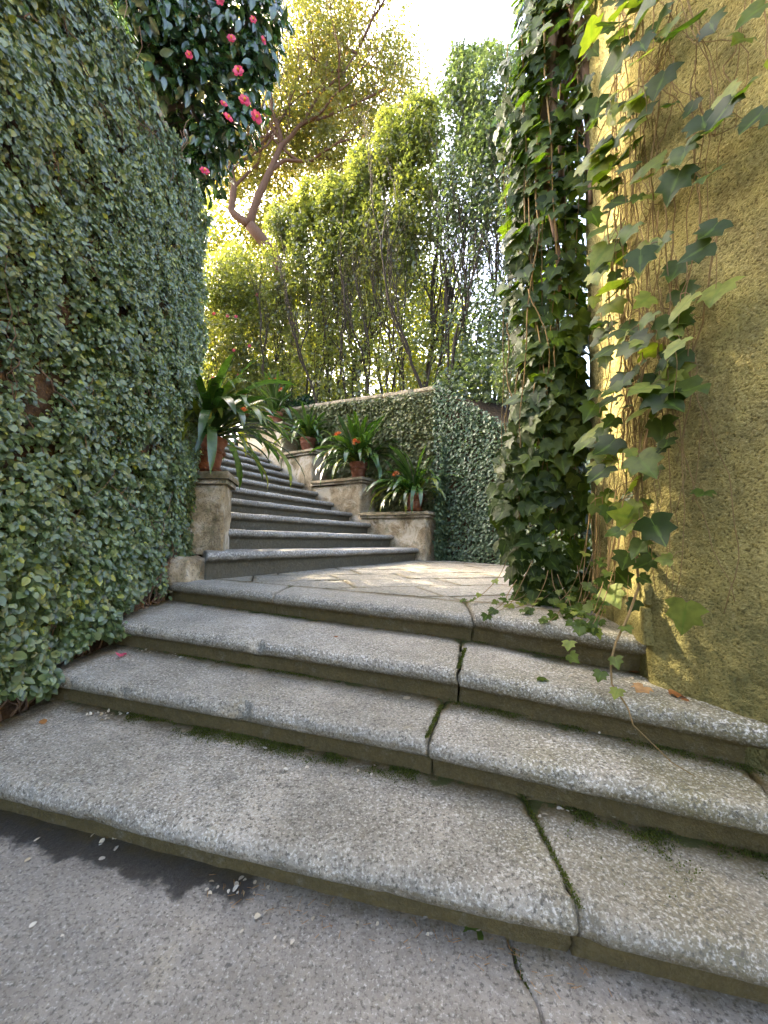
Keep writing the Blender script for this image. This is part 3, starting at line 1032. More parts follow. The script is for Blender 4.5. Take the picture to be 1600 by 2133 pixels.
# thin runners crossing the wall
rr_ = random.Random(18)
for i in range(90):
    yy, zz = rr_.uniform(1.5, 3.5), rr_.uniform(.5, 3.9)
    pts = []
    dy, dz_ = rr_.gauss(0, .03), rr_.gauss(.02, .03)
    for k in range(10):
        pts.append((float(lwx(yy)) + rr_.uniform(.03, .09), yy, zz))
        yy += dy + rr_.gauss(0, .012)
        zz += dz_ + rr_.gauss(0, .012)
    g = Geo()
    g.tube(pts, rr_.uniform(.0015, .0035), 4)
    keep(link('stem', g.build('stem', M['root'])), fig)
# woody runners at the foot of the wall
rr_ = random.Random(8)
for i in range(70):
    yy = rr_.uniform(1.5, 3.6)
    xx = float(lwx(yy)) + rr_.uniform(.01, .06)
    zz = float(floor_at(np.array([xx + .1]), np.array([yy]))[0])
    pts = []
    for k in range(9):
        pts.append((float(lwx(yy)) + rr_.uniform(.02, .075), yy, zz + .02))
        yy += rr_.uniform(-.035, .05)
        zz += rr_.uniform(.01, .06)
    g = Geo()
    g.tube(pts, np.linspace(.006, .0025, 9) * rr_.uniform(.6, 1.2), 5)
    keep(link('stem', g.build('stem', M['root'])), fig)

# ------------------------------------------------------------------ far ivy wall round the corner
CORN = np.array([.93, 6.95])
fwall = empty('garden_wall', (.9, 7.0, .6), 'cornered retaining wall beyond the landing, overgrown with fig', 'wall')
# plan of the wall: left face up the stairs, then the corner, then the right face
LF = [CORN + CD * t_ for t_ in np.linspace(5.6, 0, 30)]
RF = [np.array(p) for p in [(.93, 6.95), (1.25, 6.62), (1.60, 6.25), (1.90, 5.90), (2.12, 5.55), (2.32, 5.15), (2.6, 4.5), (3.1, 3.9), (4.0, 3.4)]]


def top_l(t_):
    return 3.78 + .075 * t_


RT = [3.78, 3.50, 3.10, 2.75, 2.42, 2.1, 1.9, 1.8, 1.8]


def wall_strip(P, ztop, z0, mat, name, nz=14, seed=0):
    P = np.array(P)
    u = np.linspace(0, 1, nz)
    V = np.stack([np.column_stack([P, z0 + (np.asarray(ztop) - z0) * k]) for k in u], 1).reshape(-1, 3)
    i = np.arange(len(P) - 1)[:, None] * nz
    j = np.arange(nz - 1)[None, :]
    Q = np.stack([i + j, i + nz + j, i + nz + j + 1, i + j + 1], -1).reshape(-1, 4)
    return mesh(name, V, Q, mat)


keep(link('face', wall_strip(LF, [top_l(t_) for t_ in np.linspace(5.6, 0, 30)], .5, M['old_render'], 'face')), fwall)
keep(link('face', wall_strip(RF, RT, .5, M['masonry'], 'face_b')), fwall)
for i in range(8):
    t0, t1 = 5.4 - .7 * i - .7, 5.4 - .7 * i
    t0 = max(t0, -.02)
    if t1 <= 0:
        break
    zt = top_l((t0 + t1) / 2)
    fp = [CORN + CD * (t1 - .004) - CN * .04, CORN + CD * (t0 + .004) - CN * .04, CORN + CD * (t0 + .004) + CN * .3, CORN + CD * (t1 - .004) + CN * .3]
    g = rough_box(fp, zt - .02, zt + .05, .06, .02, 5, 60 + i, .02)
    g.v[0][:, 2] += .075 * ((g.v[0][:, :2] - CORN) @ CD - (t0 + t1) / 2)
    keep(link('coping_stone', g.build('coping_stone', M['coping'])), fwall)

bank = np.array([(*p, z - .02) for p, z in zip(RF, RT)])
bank2 = np.array([(1.06, 7.14, 3.7), (1.6, 7.22, 3.7), (2.2, 7.3, 3.7), (3.0, 7.42, 3.7), (4.2, 7.3, 3.7), (5.5, 7.2, 3.7), (7.5, 7.0, 3.7), (10, 6.8, 3.7), (13, 6.6, 3.7)])
g = Geo()
g.add(np.vstack([bank, bank2]), [(k, k + 1, 9 + k + 1, 9 + k) for k in range(8)])
tag(link('terrace_slope', g.build('terrace_slope', M['soil'])), 'earth bank sloping down behind the far wall', None, None, 'structure')
ffig = empty('creeping_fig', (.95, 6.85, .7), 'creeping fig clothing both faces of the far wall corner', 'climbing plant', 'fig covered walls')


def scatter_wall(P, ztop, z0, n, seed, off, size, mat, name, dens=None, amp=.04):
    rg = np.random.default_rng(seed)
    P = np.array(P)
    L = np.concatenate([[0], np.cumsum(np.linalg.norm(np.diff(P, axis=0), axis=1))])
    s = rg.uniform(0, L[-1], n)
    x = np.interp(s, L, P[:, 0])
    y = np.interp(s, L, P[:, 1])
    zt = np.interp(s, L, ztop)
    z = z0 + (zt - z0) * rg.random(n)
    ip = np.clip(np.searchsorted(L, s) - 1, 0, len(P) - 2)
    tg = unit(P[ip + 1] - P[ip])
    nn = np.column_stack([tg[:, 1], -tg[:, 0], np.zeros(n)])
    C_ = np.stack([x, y, z], -1)
    bf = fbm(C_ * 2.5, 3, seed)
    keepm = np.ones(n, bool) if dens is None else dens(s, z, zt, C_, rg)
    p_ = C_ + nn * (off + amp * bf + rg.normal(0, .02, n))[:, None]
    nr = nn + np.stack([rg.normal(0, .45, n), rg.normal(0, .45, n), rg.normal(.75, .45, n)], -1)
    tp = np.stack([rg.normal(0, .5, n), rg.normal(0, .5, n), rg.normal(-.8, .3, n)], -1)
    sz = size * (.7 + .7 * rg.random(n))
    k = keepm
    return leaf_mesh(name, p_[k], nr[k], tp[k], sz[k], rg.random(n)[k], OVAL6, OVAL6Q, mat)


o = keep(link('foliage', scatter_wall(RF, np.array(RT) + .08, .66, 30000, 5, .07, .048, M['fig_far'], 'foliage_c')), ffig)
o['kind'] = 'stuff'
o = keep(link('foliage', scatter_wall(LF, np.array([top_l(t_) for t_ in np.linspace(5.6, 0, 30)]) - .03, .9, 38000, 6, .05, .066, M['fig_dry'], 'foliage_d', lambda s, z, zt, C_, rg: fbm(C_ * 1.8, 3, 4) + rg.uniform(-.3, .3, len(s)) + (z - 2.2) * .25 > -.45, .06)), ffig)
o['kind'] = 'stuff'
g = [ch(-.17, 0) + CN * .05, CORN + np.array([.02, -.02])]
o = keep(link('foliage', scatter_wall([ch(-.25, .12), ch(-.25, .5)], [1.5, 3.2], .66, 2200, 7, .05, .05, M['fig_far'], 'foliage_e')), ffig)
o['kind'] = 'stuff'

# ------------------------------------------------------------------ yellow roughcast wall on the right
rw = empty('roughcast_wall', (1.5, 1.4, 0), 'ochre yellow roughcast wall end with hanging ivy beside the steps', 'wall')


def rough_face(P, z0, z1, res, amp, seed, name, mat):
    """coarse rendered face over a plan polyline; the mesh runs round the corners without a gap"""
    P = np.array(P, float)
    L = np.concatenate([[0], np.cumsum(np.linalg.norm(np.diff(P, axis=0), axis=1))])
    nu, nz = int(L[-1] / res) + 2, int((z1 - z0) / res) + 2
    u = np.linspace(0, L[-1], nu)
    xy = np.stack([np.interp(u, L, P[:, 0]), np.interp(u, L, P[:, 1])], -1)
    k = max(1, int(.02 / res))
    sm = np.stack([np.convolve(np.pad(xy[:, c_], k, mode='edge'), np.ones(2 * k + 1) / (2 * k + 1), 'valid') for c_ in (0, 1)], -1)
    sm[:k], sm[-k:] = xy[:k], xy[-k:]
    tn = unit(np.gradient(sm, axis=0))
    nn = np.column_stack([tn[:, 1], -tn[:, 0], np.zeros(nu)])
    zz = np.linspace(z0, z1, nz)
    V = np.concatenate([np.repeat(sm[:, None, :], nz, 1), np.repeat(zz[None, :, None], nu, 0)], -1).reshape(-1, 3)
    gr = np.abs(vnoise(V * 46, seed)) + .6 * np.abs(vnoise(V * 85 + 5, seed + 1))
    d_ = amp * (-.8 * gr + .6 * fbm(V * 5, 2, seed + 5) + 1.3 * fbm(V * 1.7, 2, seed + 8))
    V = V + np.repeat(nn, nz, 0) * d_[:, None]
    i = np.arange(nu - 1)[:, None] * nz
    j = np.arange(nz - 1)[None, :]
    Q = np.stack([i + j, i + nz + j, i + nz + j + 1, i + j + 1], -1).reshape(-1, 4)
    return mesh(name, V, Q, mat)


# plan: far end -> corner -> towards the viewer (the face looks to the left)
PA, PB, PM, PC_ = (1.265, 2.34), (1.068, 1.552), (1.30, .996), (1.56, .37)
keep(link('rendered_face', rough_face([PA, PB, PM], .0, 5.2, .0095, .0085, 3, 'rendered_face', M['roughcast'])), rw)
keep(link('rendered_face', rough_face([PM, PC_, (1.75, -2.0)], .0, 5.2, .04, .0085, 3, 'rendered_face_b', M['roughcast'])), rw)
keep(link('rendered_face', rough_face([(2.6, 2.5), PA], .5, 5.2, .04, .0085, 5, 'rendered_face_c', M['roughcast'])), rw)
g = Geo()
g.add([(1.24, 2.3, .5), (1.10, 1.56, .5), (1.6, .36, -.05), (1.8, -2, -.05), (3, -2, -.05), (3, 2.44, .5), (1.28, 2.3, 5.2), (1.10, 1.56, 5.2), (1.6, .36, 5.2), (1.8, -2, 5.2), (3, -2, 5.2), (3, 2.44, 5.2)],
      [(6, 7, 8, 11), (8, 9, 10, 11), (4, 5, 11, 10), (3, 4, 10, 9)])
keep(link('core', g.build('core', M['masonry'], False)), rw)
# low plinth stones under the end face
for i, (ya, yb, z0, z1, pr_) in enumerate([(2.36, 1.90, .63, .775, .035), (1.895, 1.545, .63, .77, .03), (2.34, 1.55, .785, .87, .018)]):
    xa = 1.068 + (ya - 1.552) * .25
    xb = 1.068 + (yb - 1.552) * .25
    fp = [(xa - pr_, ya), (xb - pr_, yb), (xb + .2, yb), (xa + .2, ya)]
    g = rough_box(fp, z0, z1, .022, .012, 12, 80 + i, .012)
    keep(link('plinth_stone', g.build('plinth_stone', M['roughcast'])), rw)

# ------------------------------------------------------------------ ivy
VAR_IVY = leaf_variants('leaf', IVY, IVYT, M['ivy'], [.05, .2, .35, .5, .62, .75, .88, 1.0], .5)


def hang(start, length, n, wander, seed, fwd=(0, 0)):
    rg = random.Random(seed)
    p = np.array(start, float)
    v = np.zeros(2)
    out_ = [p.copy()]
    for k in range(n):
        v = v * .75 + np.array([rg.gauss(0, wander), rg.gauss(0, wander)]) + np.array(fwd) * .02
        p = p + np.array([v[0], v[1], -length / n * rg.uniform(.8, 1.2)])
        out_.append(p.copy())
    return np.array(out_)


ivc = empty('hanging_ivy', (1.05, 2.45, .64), 'thick curtain of lobed dark ivy hanging down the end of the yellow wall', 'ivy', 'ivy on the yellow wall')
# leaves through the curtain's volume
cl_pos, cl_size = [], []
rg = np.random.default_rng(21)
N = 3000
zz = .66 + 4.5 * rg.random(N)
zz = np.where(rg.random(N) < .25, .66 + 1.6 * rg.random(N), zz)
bulge = .30 + .06 * np.sin(zz * 2.1) + .05 * np.sin(zz * 4.7 + 1) + .10 * sstep(3.4, 4.8, zz) - .10 * sstep(1.1, .66, zz)
cxx = 1.10 + .10 * sstep(3.3, 4.8, zz) - .03 * np.sin(zz * 1.3)
th = rg.uniform(0, 2 * math.pi, N)
rad = np.sqrt(rg.uniform(.25, 1, N))
px = cxx + bulge * rad * np.cos(th)
py = 2.50 + .26 * rad * np.sin(th)
kp = (px < 1.20 + (py - 2.0) * .25)
kp &= (zz > 3.0) | (rg.random(N) < .8)
kp &= ~((py < 2.36) & (px > 1.02 + (py - 1.552) * .25))
px, py, zz, th, rad = px[kp], py[kp], zz[kp], th[kp], rad[kp]
n_ = len(px)
# ivy that spills round the wall head onto the end face
m_ = 150
sp_s = rg.uniform(0, .95, m_) ** 1.0
sp_z = 3.0 + 2.0 * rg.random(m_)
ok = sp_s < .08 + .42 * (sp_z - 3.0)
sp_s, sp_z = sp_s[ok], sp_z[ok]
yy_ = 2.34 - sp_s * .8
px = np.concatenate([px, 1.265 - .25 * sp_s * .8 - rg.uniform(.02, .12, len(sp_s))])
py = np.concatenate([py, yy_])
zz = np.concatenate([zz, sp_z])
th = np.concatenate([th, np.full(len(sp_s), math.pi)])
n_ = len(px)
pos = np.stack([px, py, zz], -1)
nrm = np.stack([np.cos(th) * .8 - .25, np.sin(th) * .6 - .55, .45 + .35 * rg.normal(0, 1, n_)], -1) + rg.normal(0, .28, (n_, 3))
tip = np.stack([rg.normal(-.12, .4, n_), rg.normal(-.15, .35, n_), rg.normal(-.85, .3, n_)], -1)
size = .062 + .065 * rg.random(n_) ** 1.2
size *= np.where(zz < 1.2, .75, 1)
rnd = np.clip(rg.random(n_) * .85 + (rg.random(n_) < .06) * .4, 0, 1)
a_, b_ = split_nearest(pos, size, 195)
leaf_objects(ivc, VAR_IVY, pos[a_], nrm[a_], tip[a_], size[a_], (rnd[a_] * 7.99).astype(int))
o = keep(link('foliage', leaf_mesh('foliage_ivy', pos[b_], nrm[b_], tip[b_], size[b_], rnd[b_], IVY, IVYT, M['ivy'])), ivc)
o['kind'] = 'stuff'
for i in range(46):
    rg2 = random.Random(300 + i)
    sx, sy = rg2.uniform(.85, 1.24), rg2.uniform(2.3, 2.68)
    z_s = rg2.uniform(2.0, 5.0)
    pts = hang((sx, sy, z_s), z_s - rg2.uniform(.75, 1.4), 26, .006, 400 + i)
    pts[:, 0] = np.clip(pts[:, 0], .80, 1.26)
    pts[:, 1] = np.clip(pts[:, 1], 2.22, 2.75)
    g = Geo()
    g.tube(pts, np.linspace(rg2.uniform(.003, .007), .0018, len(pts)), 5)
    keep(link('stem', g.build('stem', M['ivy_stem'])), ivc)
# woody trunk of the ivy under the wall head
g = Geo()
for i in range(9):
    rg2 = random.Random(700 + i)
    pts = hang((1.22 + rg2.uniform(-.1, .1), 2.42 + rg2.uniform(-.1, .12), 5.1), rg2.uniform(.9, 2.6), 18, .008, 720 + i, (-.05, 0))
    g = Geo()
    g.tube(pts, np.linspace(rg2.uniform(.03, .06), .012, len(pts)), 8)
    keep(link('woody_stem', g.build('woody_stem', M['root'])), ivc)
# trailing shoots over the landing edge
sh_p = []
for i in range(27):
    rg2 = random.Random(900 + i)
    if i < 11:
        st_ = np.array([rg2.uniform(.80, 1.12), rg2.uniform(2.1, 2.5), rg2.uniform(.72, .95)])
        en = np.array([st_[0] + rg2.uniform(-.38, .10), st_[1] + rg2.uniform(-.45, -.1), .648])
    else:
        yy_ = rg2.uniform(1.62, 2.15)
        st_ = np.array([1.05 + (yy_ - 1.552) * .25 - rg2.uniform(.0, .08), yy_, rg2.uniform(.8, 1.3)])
        en = np.array([st_[0] - rg2.uniform(.05, .24), yy_ - rg2.uniform(.02, .16), rg2.uniform(.65, .75)])
    k = np.linspace(0, 1, 14)[:, None]
    pts = st_ + (en - st_) * np.array([1, 1, 0]) * k + np.array([0, 0, 1]) * ((en - st_)[2] * (1 - (1 - k) ** 2.2)) + np.array([.018, .018, .006]) * np.sin(k * (6 + i % 4) + i)
    g = Geo()
    g.tube(pts, np.linspace(.0026, .0012, 14), 5)
    keep(link('stem', g.build('stem', M['ivy_stem'])), ivc)
    for q in (4, 7, 10, 12, 13):
        if rg2.random() < .75:
            sh_p.append(pts[q] + np.array([rg2.uniform(-.02, .02), rg2.uniform(-.02, .02), .012]))
sh_p = np.array(sh_p)
rgs = np.random.default_rng(6)
leaf_objects(ivc, VAR_IVY, sh_p, np.tile([(-.2, -.4, .9)], (len(sh_p), 1)) + rgs.normal(0, .3, (len(sh_p), 3)), np.tile([(-.4, -.6, -.2)], (len(sh_p), 1)) + rgs.normal(0, .4, (len(sh_p), 3)), rgs.uniform(.03, .055, len(sh_p)), rgs.integers(3, 8, len(sh_p)))

# looser ivy in front of the yellow side face
ivw = empty('hanging_ivy', (1.1, 1.6, .7), 'loose ivy sprays with bare tan stems trailing across the yellow wall face', 'ivy', 'ivy on the yellow wall')


def face_pt(s, z, off):
    """s metres from the corner along the side face (+) or along the end face (-)"""
    if s >= 0:
        d_ = np.array([.385, -.923])
        n_ = np.array([-.923, -.385])
        q = np.array(PB) + d_ * s
    else:
        d_ = np.array([.243, .970])
        n_ = np.array([-.970, .243])
        q = np.array(PB) + d_ * (-s)
    return np.array([*(q + n_ * off), z])


rgw = random.Random(44)
lp, ln_, lt, ls, lr = [], [], [], [], []
nstem = 0
for i in range(56):
    s0 = rgw.uniform(-.16, .16) if i < 36 else rgw.uniform(.14, .46)
    z0 = rgw.uniform(1.7, 4.2) if i < 44 else rgw.uniform(2.6, 3.6)
    ln = rgw.uniform(.6, 2.0) if i < 44 else rgw.uniform(.4, .9)
    z1 = max(.85, z0 - ln)
    n = 22
    s, off, dv = s0, rgw.uniform(.02, .06), 0
    pts = []
    for k in range(n + 1):
        zz_ = z0 + (z1 - z0) * k / n
        dv = dv * .8 + rgw.gauss(0, .006)
        s += dv
        off = min(.16, max(.018, off + rgw.gauss(.0015, .009)))
        pts.append(face_pt(s, zz_, off))
        if rgw.random() < (.17 if s < .0 else .22 if s < .16 else .11):
            side = rgw.choice((-1, 1))
            q = face_pt(s + side * rgw.uniform(.015, .06), zz_ - rgw.uniform(.01, .05), off + rgw.uniform(.01, .07))
            g = Geo()
            mid_ = (pts[-1] + q) / 2 + np.array([0, 0, .012])
            g.tube([pts[-1], mid_, q], [.0016, .0013, .001], 4)
            keep(link('stalk', g.build('stalk', M['ivy_stem'])), ivw)
            lp.append(q)
            ln_.append((-.55 + rgw.gauss(0, .3), -.55 + rgw.gauss(0, .35), .55 + rgw.gauss(0, .35)))
            lt.append((-.25 + rgw.gauss(0, .45), rgw.gauss(-.1, .45), -.75 + rgw.gauss(0, .3)))
            ls.append(rgw.uniform(.045, .12))
            lr.append(rgw.random() if rgw.random() < .8 else 1.0)
    pts = np.array(pts)
    g = Geo()
    g.tube(pts, np.linspace(rgw.uniform(.0018, .0042), .0012, n + 1), 5)
    keep(link('stem', g.build('stem', M['ivy_stem'])), ivw)
lp, ln_, lt, ls = np.array(lp), np.array(ln_), np.array(lt), np.array(ls)
leaf_objects(ivw, VAR_IVY, lp, ln_, lt, ls, (np.array(lr) * 7.99).astype(int))
# bare tangled runners against the plaster
for i in range(46):
    s, zz_, off = rgw.uniform(-.22, .22), rgw.uniform(1.2, 3.6), rgw.uniform(.012, .05)
    ds_, dz_ = rgw.gauss(0, .012), -rgw.uniform(.02, .06)
    pts = []
    for k in range(16):
        pts.append(face_pt(s, max(.7, zz_), off))
        ds_ = ds_ * .8 + rgw.gauss(0, .007)
        s += ds_
        zz_ += dz_ + rgw.gauss(0, .012)
        off = min(.08, max(.008, off + rgw.gauss(0, .006)))
    g = Geo()
    g.tube(pts, rgw.uniform(.0009, .0024), 4)
    keep(link('stem', g.build('stem', M['ivy_stem'])), ivw)
# the long trailing stem that reaches down over the steps
g = Geo()
tr = np.array([(1.06, 1.52, 1.50), (1.00, 1.49, 1.30), (.97, 1.50, 1.12), (.985, 1.50, .98), (.99, 1.50, .86), (.93, 1.47, .76), (.86, 1.44, .66), (.83, 1.42, .60), (.82, 1.40, .53), (.835, 1.36, .49), (.82, 1.31, .485), (.81, 1.27, .45), (.90, 1.23, .36), (.95, 1.20, .335)])
g.tube(tr, np.linspace(.0065, .0015, len(tr)), 6)
keep(link('stem', g.build('stem', M['ivy_stem'])), ivw)
tl = np.array([(.99, 1.49, .9), (.90, 1.45, .72), (.84, 1.41, .62), (.83, 1.38, .52), (.80, 1.43, .56), (.72, 1.5, .60), (.70, 1.46, .66), (.76, 1.50, .70), (1.02, 1.49, 1.2)])
leaf_objects(ivw, VAR_IVY, tl, np.tile([(-.3, -.5, .8)], (len(tl), 1)) + rg.normal(0, .25, (len(tl), 3)), np.tile([(-.2, -.5, -.5)], (len(tl), 1)) + rg.normal(0, .3, (len(tl), 3)), np.full(len(tl), .045), np.array([5, 6, 6, 7, 5, 6, 7, 5, 6]))

# ------------------------------------------------------------------ pots and clivias
POT = [(.0, .0), (.118, .0), (.128, .012), (.136, .06), (.150, .14), (.163, .22), (.176, .30), (.182, .325), (.196, .335), (.204, .35), (.204, .378), (.196, .392), (.180, .396), (.168, .388), (.162, .35), (.16, .33)]


def make_pot(loc, sc, label, seed, emblem=False, rotz=0.0):
    root = empty('terracotta_pot', loc, label, 'flower pot', 'terracotta pots by the stairs')
    V, Q = lathe(np.array(POT) * sc, 44, .004, seed)
    link('body', mesh('body', V, Q, M['terracotta']), root)
    for (r_, z_) in ((.139, .055), (.170, .245)):
        g = Geo()
        th_ = np.linspace(0, 2 * math.pi, 91)
        pts = np.stack([(r_ + .004) * sc * np.cos(th_), (r_ + .004) * sc * np.sin(th_), z_ * sc + 0 * th_], -1)
        g.tube(pts, .017 * sc * (1 + .3 * np.sin(th_ * 26)), 6, False)
        link('rope_band', g.build('rope_band', M['terracotta']), root)
    n = 18
    th_ = np.arange(n) * 2 * math.pi / n
    g = Geo()
    V = np.vstack([[[0, 0, .37 * sc]], np.stack([.162 * sc * np.cos(th_), .162 * sc * np.sin(th_), np.full(n, .352 * sc)], -1)])
    g.add(V, None, [(0, 1 + k, 1 + (k + 1) % n) for k in range(n)])
    link('soil', g.build('soil', M['soil']), root)
    if emblem:
        # raised shield on the side that faces the landing
        hs = [(-.034, .040), (-.012, .046), (0, .038), (.012, .046), (.034, .040), (.038, .012), (.024, -.022), (0, -.046), (-.024, -.022), (-.038, .012)]
        a0 = rotz
        def on(u, v, o_):
            z_ = .15 + v
            r_ = (.1365 + .105 * (z_ - .06) + o_)
            a = a0 + u / r_
            return (r_ * math.cos(a) * sc, r_ * math.sin(a) * sc, z_ * sc)
        g = Geo()
        n = len(hs)
        V = [on(u, v, -.004) for u, v in hs] + [on(u * .85, v * .85, .016) for u, v in hs] + [on(u * .55, v * .55, .012) for u, v in hs] + [on(0, 0, .02)]
        Q = [(i, (i + 1) % n, n + (i + 1) % n, n + i) for i in range(n)] + [(n + i, n + (i + 1) % n, 2 * n + (i + 1) % n, 2 * n + i) for i in range(n)]
        g.add(V, Q, [(2 * n + i, 2 * n + (i + 1) % n, 3 * n) for i in range(n)])
        for (u, v) in ((-.013, .012), (.013, .012), (0, -.012)):
            g.tube([on(u, v, .010), on(u, v, .026)], [.008 * sc, .005 * sc], 8)
        link('emblem', g.build('emblem', M['terracotta']), root)
    return root


def strap_leaf(L, w, lift, droop, rndv, twist=0.0, seg=11):
    """strap shaped leaf that rises and arches over; grows along +x from the origin"""
    pts, a = [], lift
    x = z = 0.0
    for k in range(seg + 1):
        pts.append((x, z, a))
        ds = L / seg
        a -= droop / seg * (0.4 + 1.2 * k / seg)
        x += ds * math.cos(a)
        z += ds * math.sin(a)
    V, Q = [], []
    for k, (x, z, a) in enumerate(pts):
        f = k / seg
        ww = w * (.62 + .55 * math.sin(min(1, f * 1.25) * math.pi * .5)) * (1 - max(0, (f - .72) / .28) ** 2.2) * .5 + .0008
        nx, nz = -math.sin(a), math.cos(a)
        up_ = .22 * ww * (1 - .6 * f)
        tw = twist * f
        for sgn in (-1, 0, 1):
            yy = sgn * ww * math.cos(tw)
            zz = sgn * ww * math.sin(tw) + (up_ if sgn else 0)
            V.append((x + nx * zz, yy, z + nz * zz))
    for k in range(seg):
        for c_ in (0, 1):
            a_ = k * 3 + c_
            Q.append((a_, a_ + 1, a_ + 4, a_ + 3))
    return mesh('leaf', np.array(V), np.array(Q), M['clivia'], True, {'rnd': np.full(len(V), rndv)})


rgc = random.Random(91)
STRAPS = []
for i in range(18):
    STRAPS.append(strap_leaf(rgc.uniform(.8, 1.05), rgc.uniform(.052, .066), R(rgc.uniform(35, 74)), R(rgc.uniform(80, 140)), rgc.choice([.1, .3, .4, .5, .6, .7, .8, .85]), rgc.uniform(-.5, .5)))
STRAPS_HANG = [strap_leaf(rgc.uniform(.85, 1.05), rgc.uniform(.05, .06), R(rgc.uniform(15, 50)), R(rgc.uniform(95, 130)), rgc.choice([.2, .4, .6, .75, .9]), rgc.uniform(-.4, .4)) for _ in range(8)]
STRAPS_UP = [strap_leaf(rgc.uniform(.85, 1.0), rgc.uniform(.05, .06), R(rgc.uniform(76, 88)), R(rgc.uniform(25, 70)), rgc.choice([.2, .5, .7, .85]), rgc.uniform(-.4, .4)) for _ in range(8)]
STRAPS_OLD = [strap_leaf(rgc.uniform(.8, 1.0), .05, R(55), R(rgc.uniform(135, 160)), rv, rgc.uniform(-.6, .6)) for rv in (.93, 1.0, .88)]


def umbel_mesh(seed):
    g = Geo()
    rg_ = random.Random(seed)
    rn = []
    for i in range(9):
        a = i * 2.4
        el = R(rg_.uniform(5, 75))
        d = np.array([math.cos(a) * math.cos(el), math.sin(a) * math.cos(el), math.sin(el)])
        c0 = d * .03
        b1 = np.cross(d, (0, 0, 1))
        b1 /= np.linalg.norm(b1) + 1e-6
        b2 = np.cross(d, b1)
        for k in range(6):
            th_ = k * math.pi / 3
            r_ = b1 * math.cos(th_) + b2 * math.sin(th_)
            q = b1 * math.cos(th_ + 1.57) + b2 * math.sin(th_ + 1.57)
            V = [c0, c0 + d * .035 + r_ * .012 + q * .008, c0 + d * .062 + r_ * .034, c0 + d * .035 + r_ * .012 - q * .008]
            g.add(V, [(0, 1, 2, 3)])
        rn.append(rg_.random())
    me = g.build('flower', M['orange_petal'])
    at = me.attributes.new('rnd', 'FLOAT', 'POINT')
    at.data.foreach_set('value', np.repeat(rn, 24).astype(np.float32))
    return me


UMB = [umbel_mesh(i) for i in range(3)]


def make_clivia(loc, sc, label, seed, n=40, flowers=(), dirbias=None, upright=.22, old=2, lean=0.0):
    root = empty('clivia_plant', loc, label, 'potted plant', 'clivias in pots')
    rg_ = random.Random(seed)
    for i in range(n):
        a = rg_.uniform(0, 2 * math.pi)
        if dirbias is not None and rg_.random() < .55:
            a = dirbias + rg_.gauss(0, .75)
        up_ = rg_.random() < upright
        me = rg_.choice(STRAPS_UP if up_ else (STRAPS_HANG if rg_.random() < .42 else STRAPS)) if i >= old else rg_.choice(STRAPS_OLD)
        s = sc * rg_.uniform(.5, 1.05)
        o = link('leaf', me, root)
        r_ = rg_.uniform(.0, .05) * sc / .7
        o.location = (r_ * math.cos(a), r_ * math.sin(a), rg_.uniform(-.015, .03))
        o.rotation_euler = (rg_.gauss(0, .12), rg_.gauss(lean if up_ else 0, .14), a + rg_.gauss(0, .1))
        o.scale = (s, s * .97, s * rg_.uniform(.85, 1.1))
    for (dx, dy, dz) in flowers:
        st_ = link('flower_stalk', None, None)
        COL.objects.unlink(st_)
        bpy.data.objects.remove(st_)
        g = Geo()
        k = np.linspace(0, 1, 6)[:, None]
        end = np.array([dx, dy, dz])
        pts = end * k + np.array([0, 0, .1]) * np.sin(k * math.pi)
        g.tube(pts, .009 * sc / .7, 6)
        me = g.build('flower_stalk', M['clivia'])
        at = me.attributes.new('rnd', 'FLOAT', 'POINT')
        at.data.foreach_set('value', np.full(len(me.vertices), .8, dtype=np.float32))
        s_ = link('flower_stalk', me, root)
        o = link('flower', rg_.choice(UMB), s_)
        o.location = end
        o.scale = (sc * .85,) * 3
        o.rotation_euler = (rg_.gauss(0, .3), rg_.gauss(0, .3), rg_.uniform(0, 6))
    return root


PL = (-1.82, 3.86, 1.617)
make_pot(PL, .98, 'large terracotta pot with a shield emblem on the near pedestal', 1, True, R(-62))
make_clivia((PL[0], PL[1], PL[2] + .36), 1.24, 'big arching clivia over the near pedestal, leaves hanging past the pot', 31, 130, [(.22, -.06, .34), (.33, .0, .28)], R(-12), .2, 3)
pp = ch(.20, .28)
make_pot((*pp, 1.472), .88, 'shadowed terracotta pot on the lowest pedestal, under drooping leaves', 2)
make_clivia((*pp, 1.472 + .31), 1.12, 'clivia with pale orange buds on the lowest pedestal by the wall corner', 32, 100, [(-.34, -.2, .32)], R(215), .25, 2)
pp = ch(1.50, .26)
make_pot((*pp, 2.152), .88, 'terracotta pot almost hidden by leaves on the second pedestal', 3)
make_clivia((*pp, 2.152 + .31), 1.28, 'spreading clivia with two orange flower heads on the second pedestal', 33, 110, [(-.38, -.25, .5), (-.02, -.5, .3)], R(250), .25, 3)
pp = ch(2.97, .28)
make_pot((*pp, 2.842), .88, 'brown terracotta pot with rope bands on the third pedestal', 4)
make_clivia((*pp, 2.842 + .31), 1.05, 'clivia without flowers on the third pedestal, below the hedge', 34, 95, [], None, .3, 1)
pp = ch(4.05, .22)
make_pot((*pp, 3.562), .95, 'terracotta pot on the uppermost pedestal behind the big clivia', 5)
make_clivia((*pp, 3.562 + .33), 1.15, 'upright clivia with yellow orange flowers on the uppermost pedestal', 35, 80, [(-.1, -.2, .72), (.05, -.1, .78), (.2, -.2, .5)], None, .6, 1)

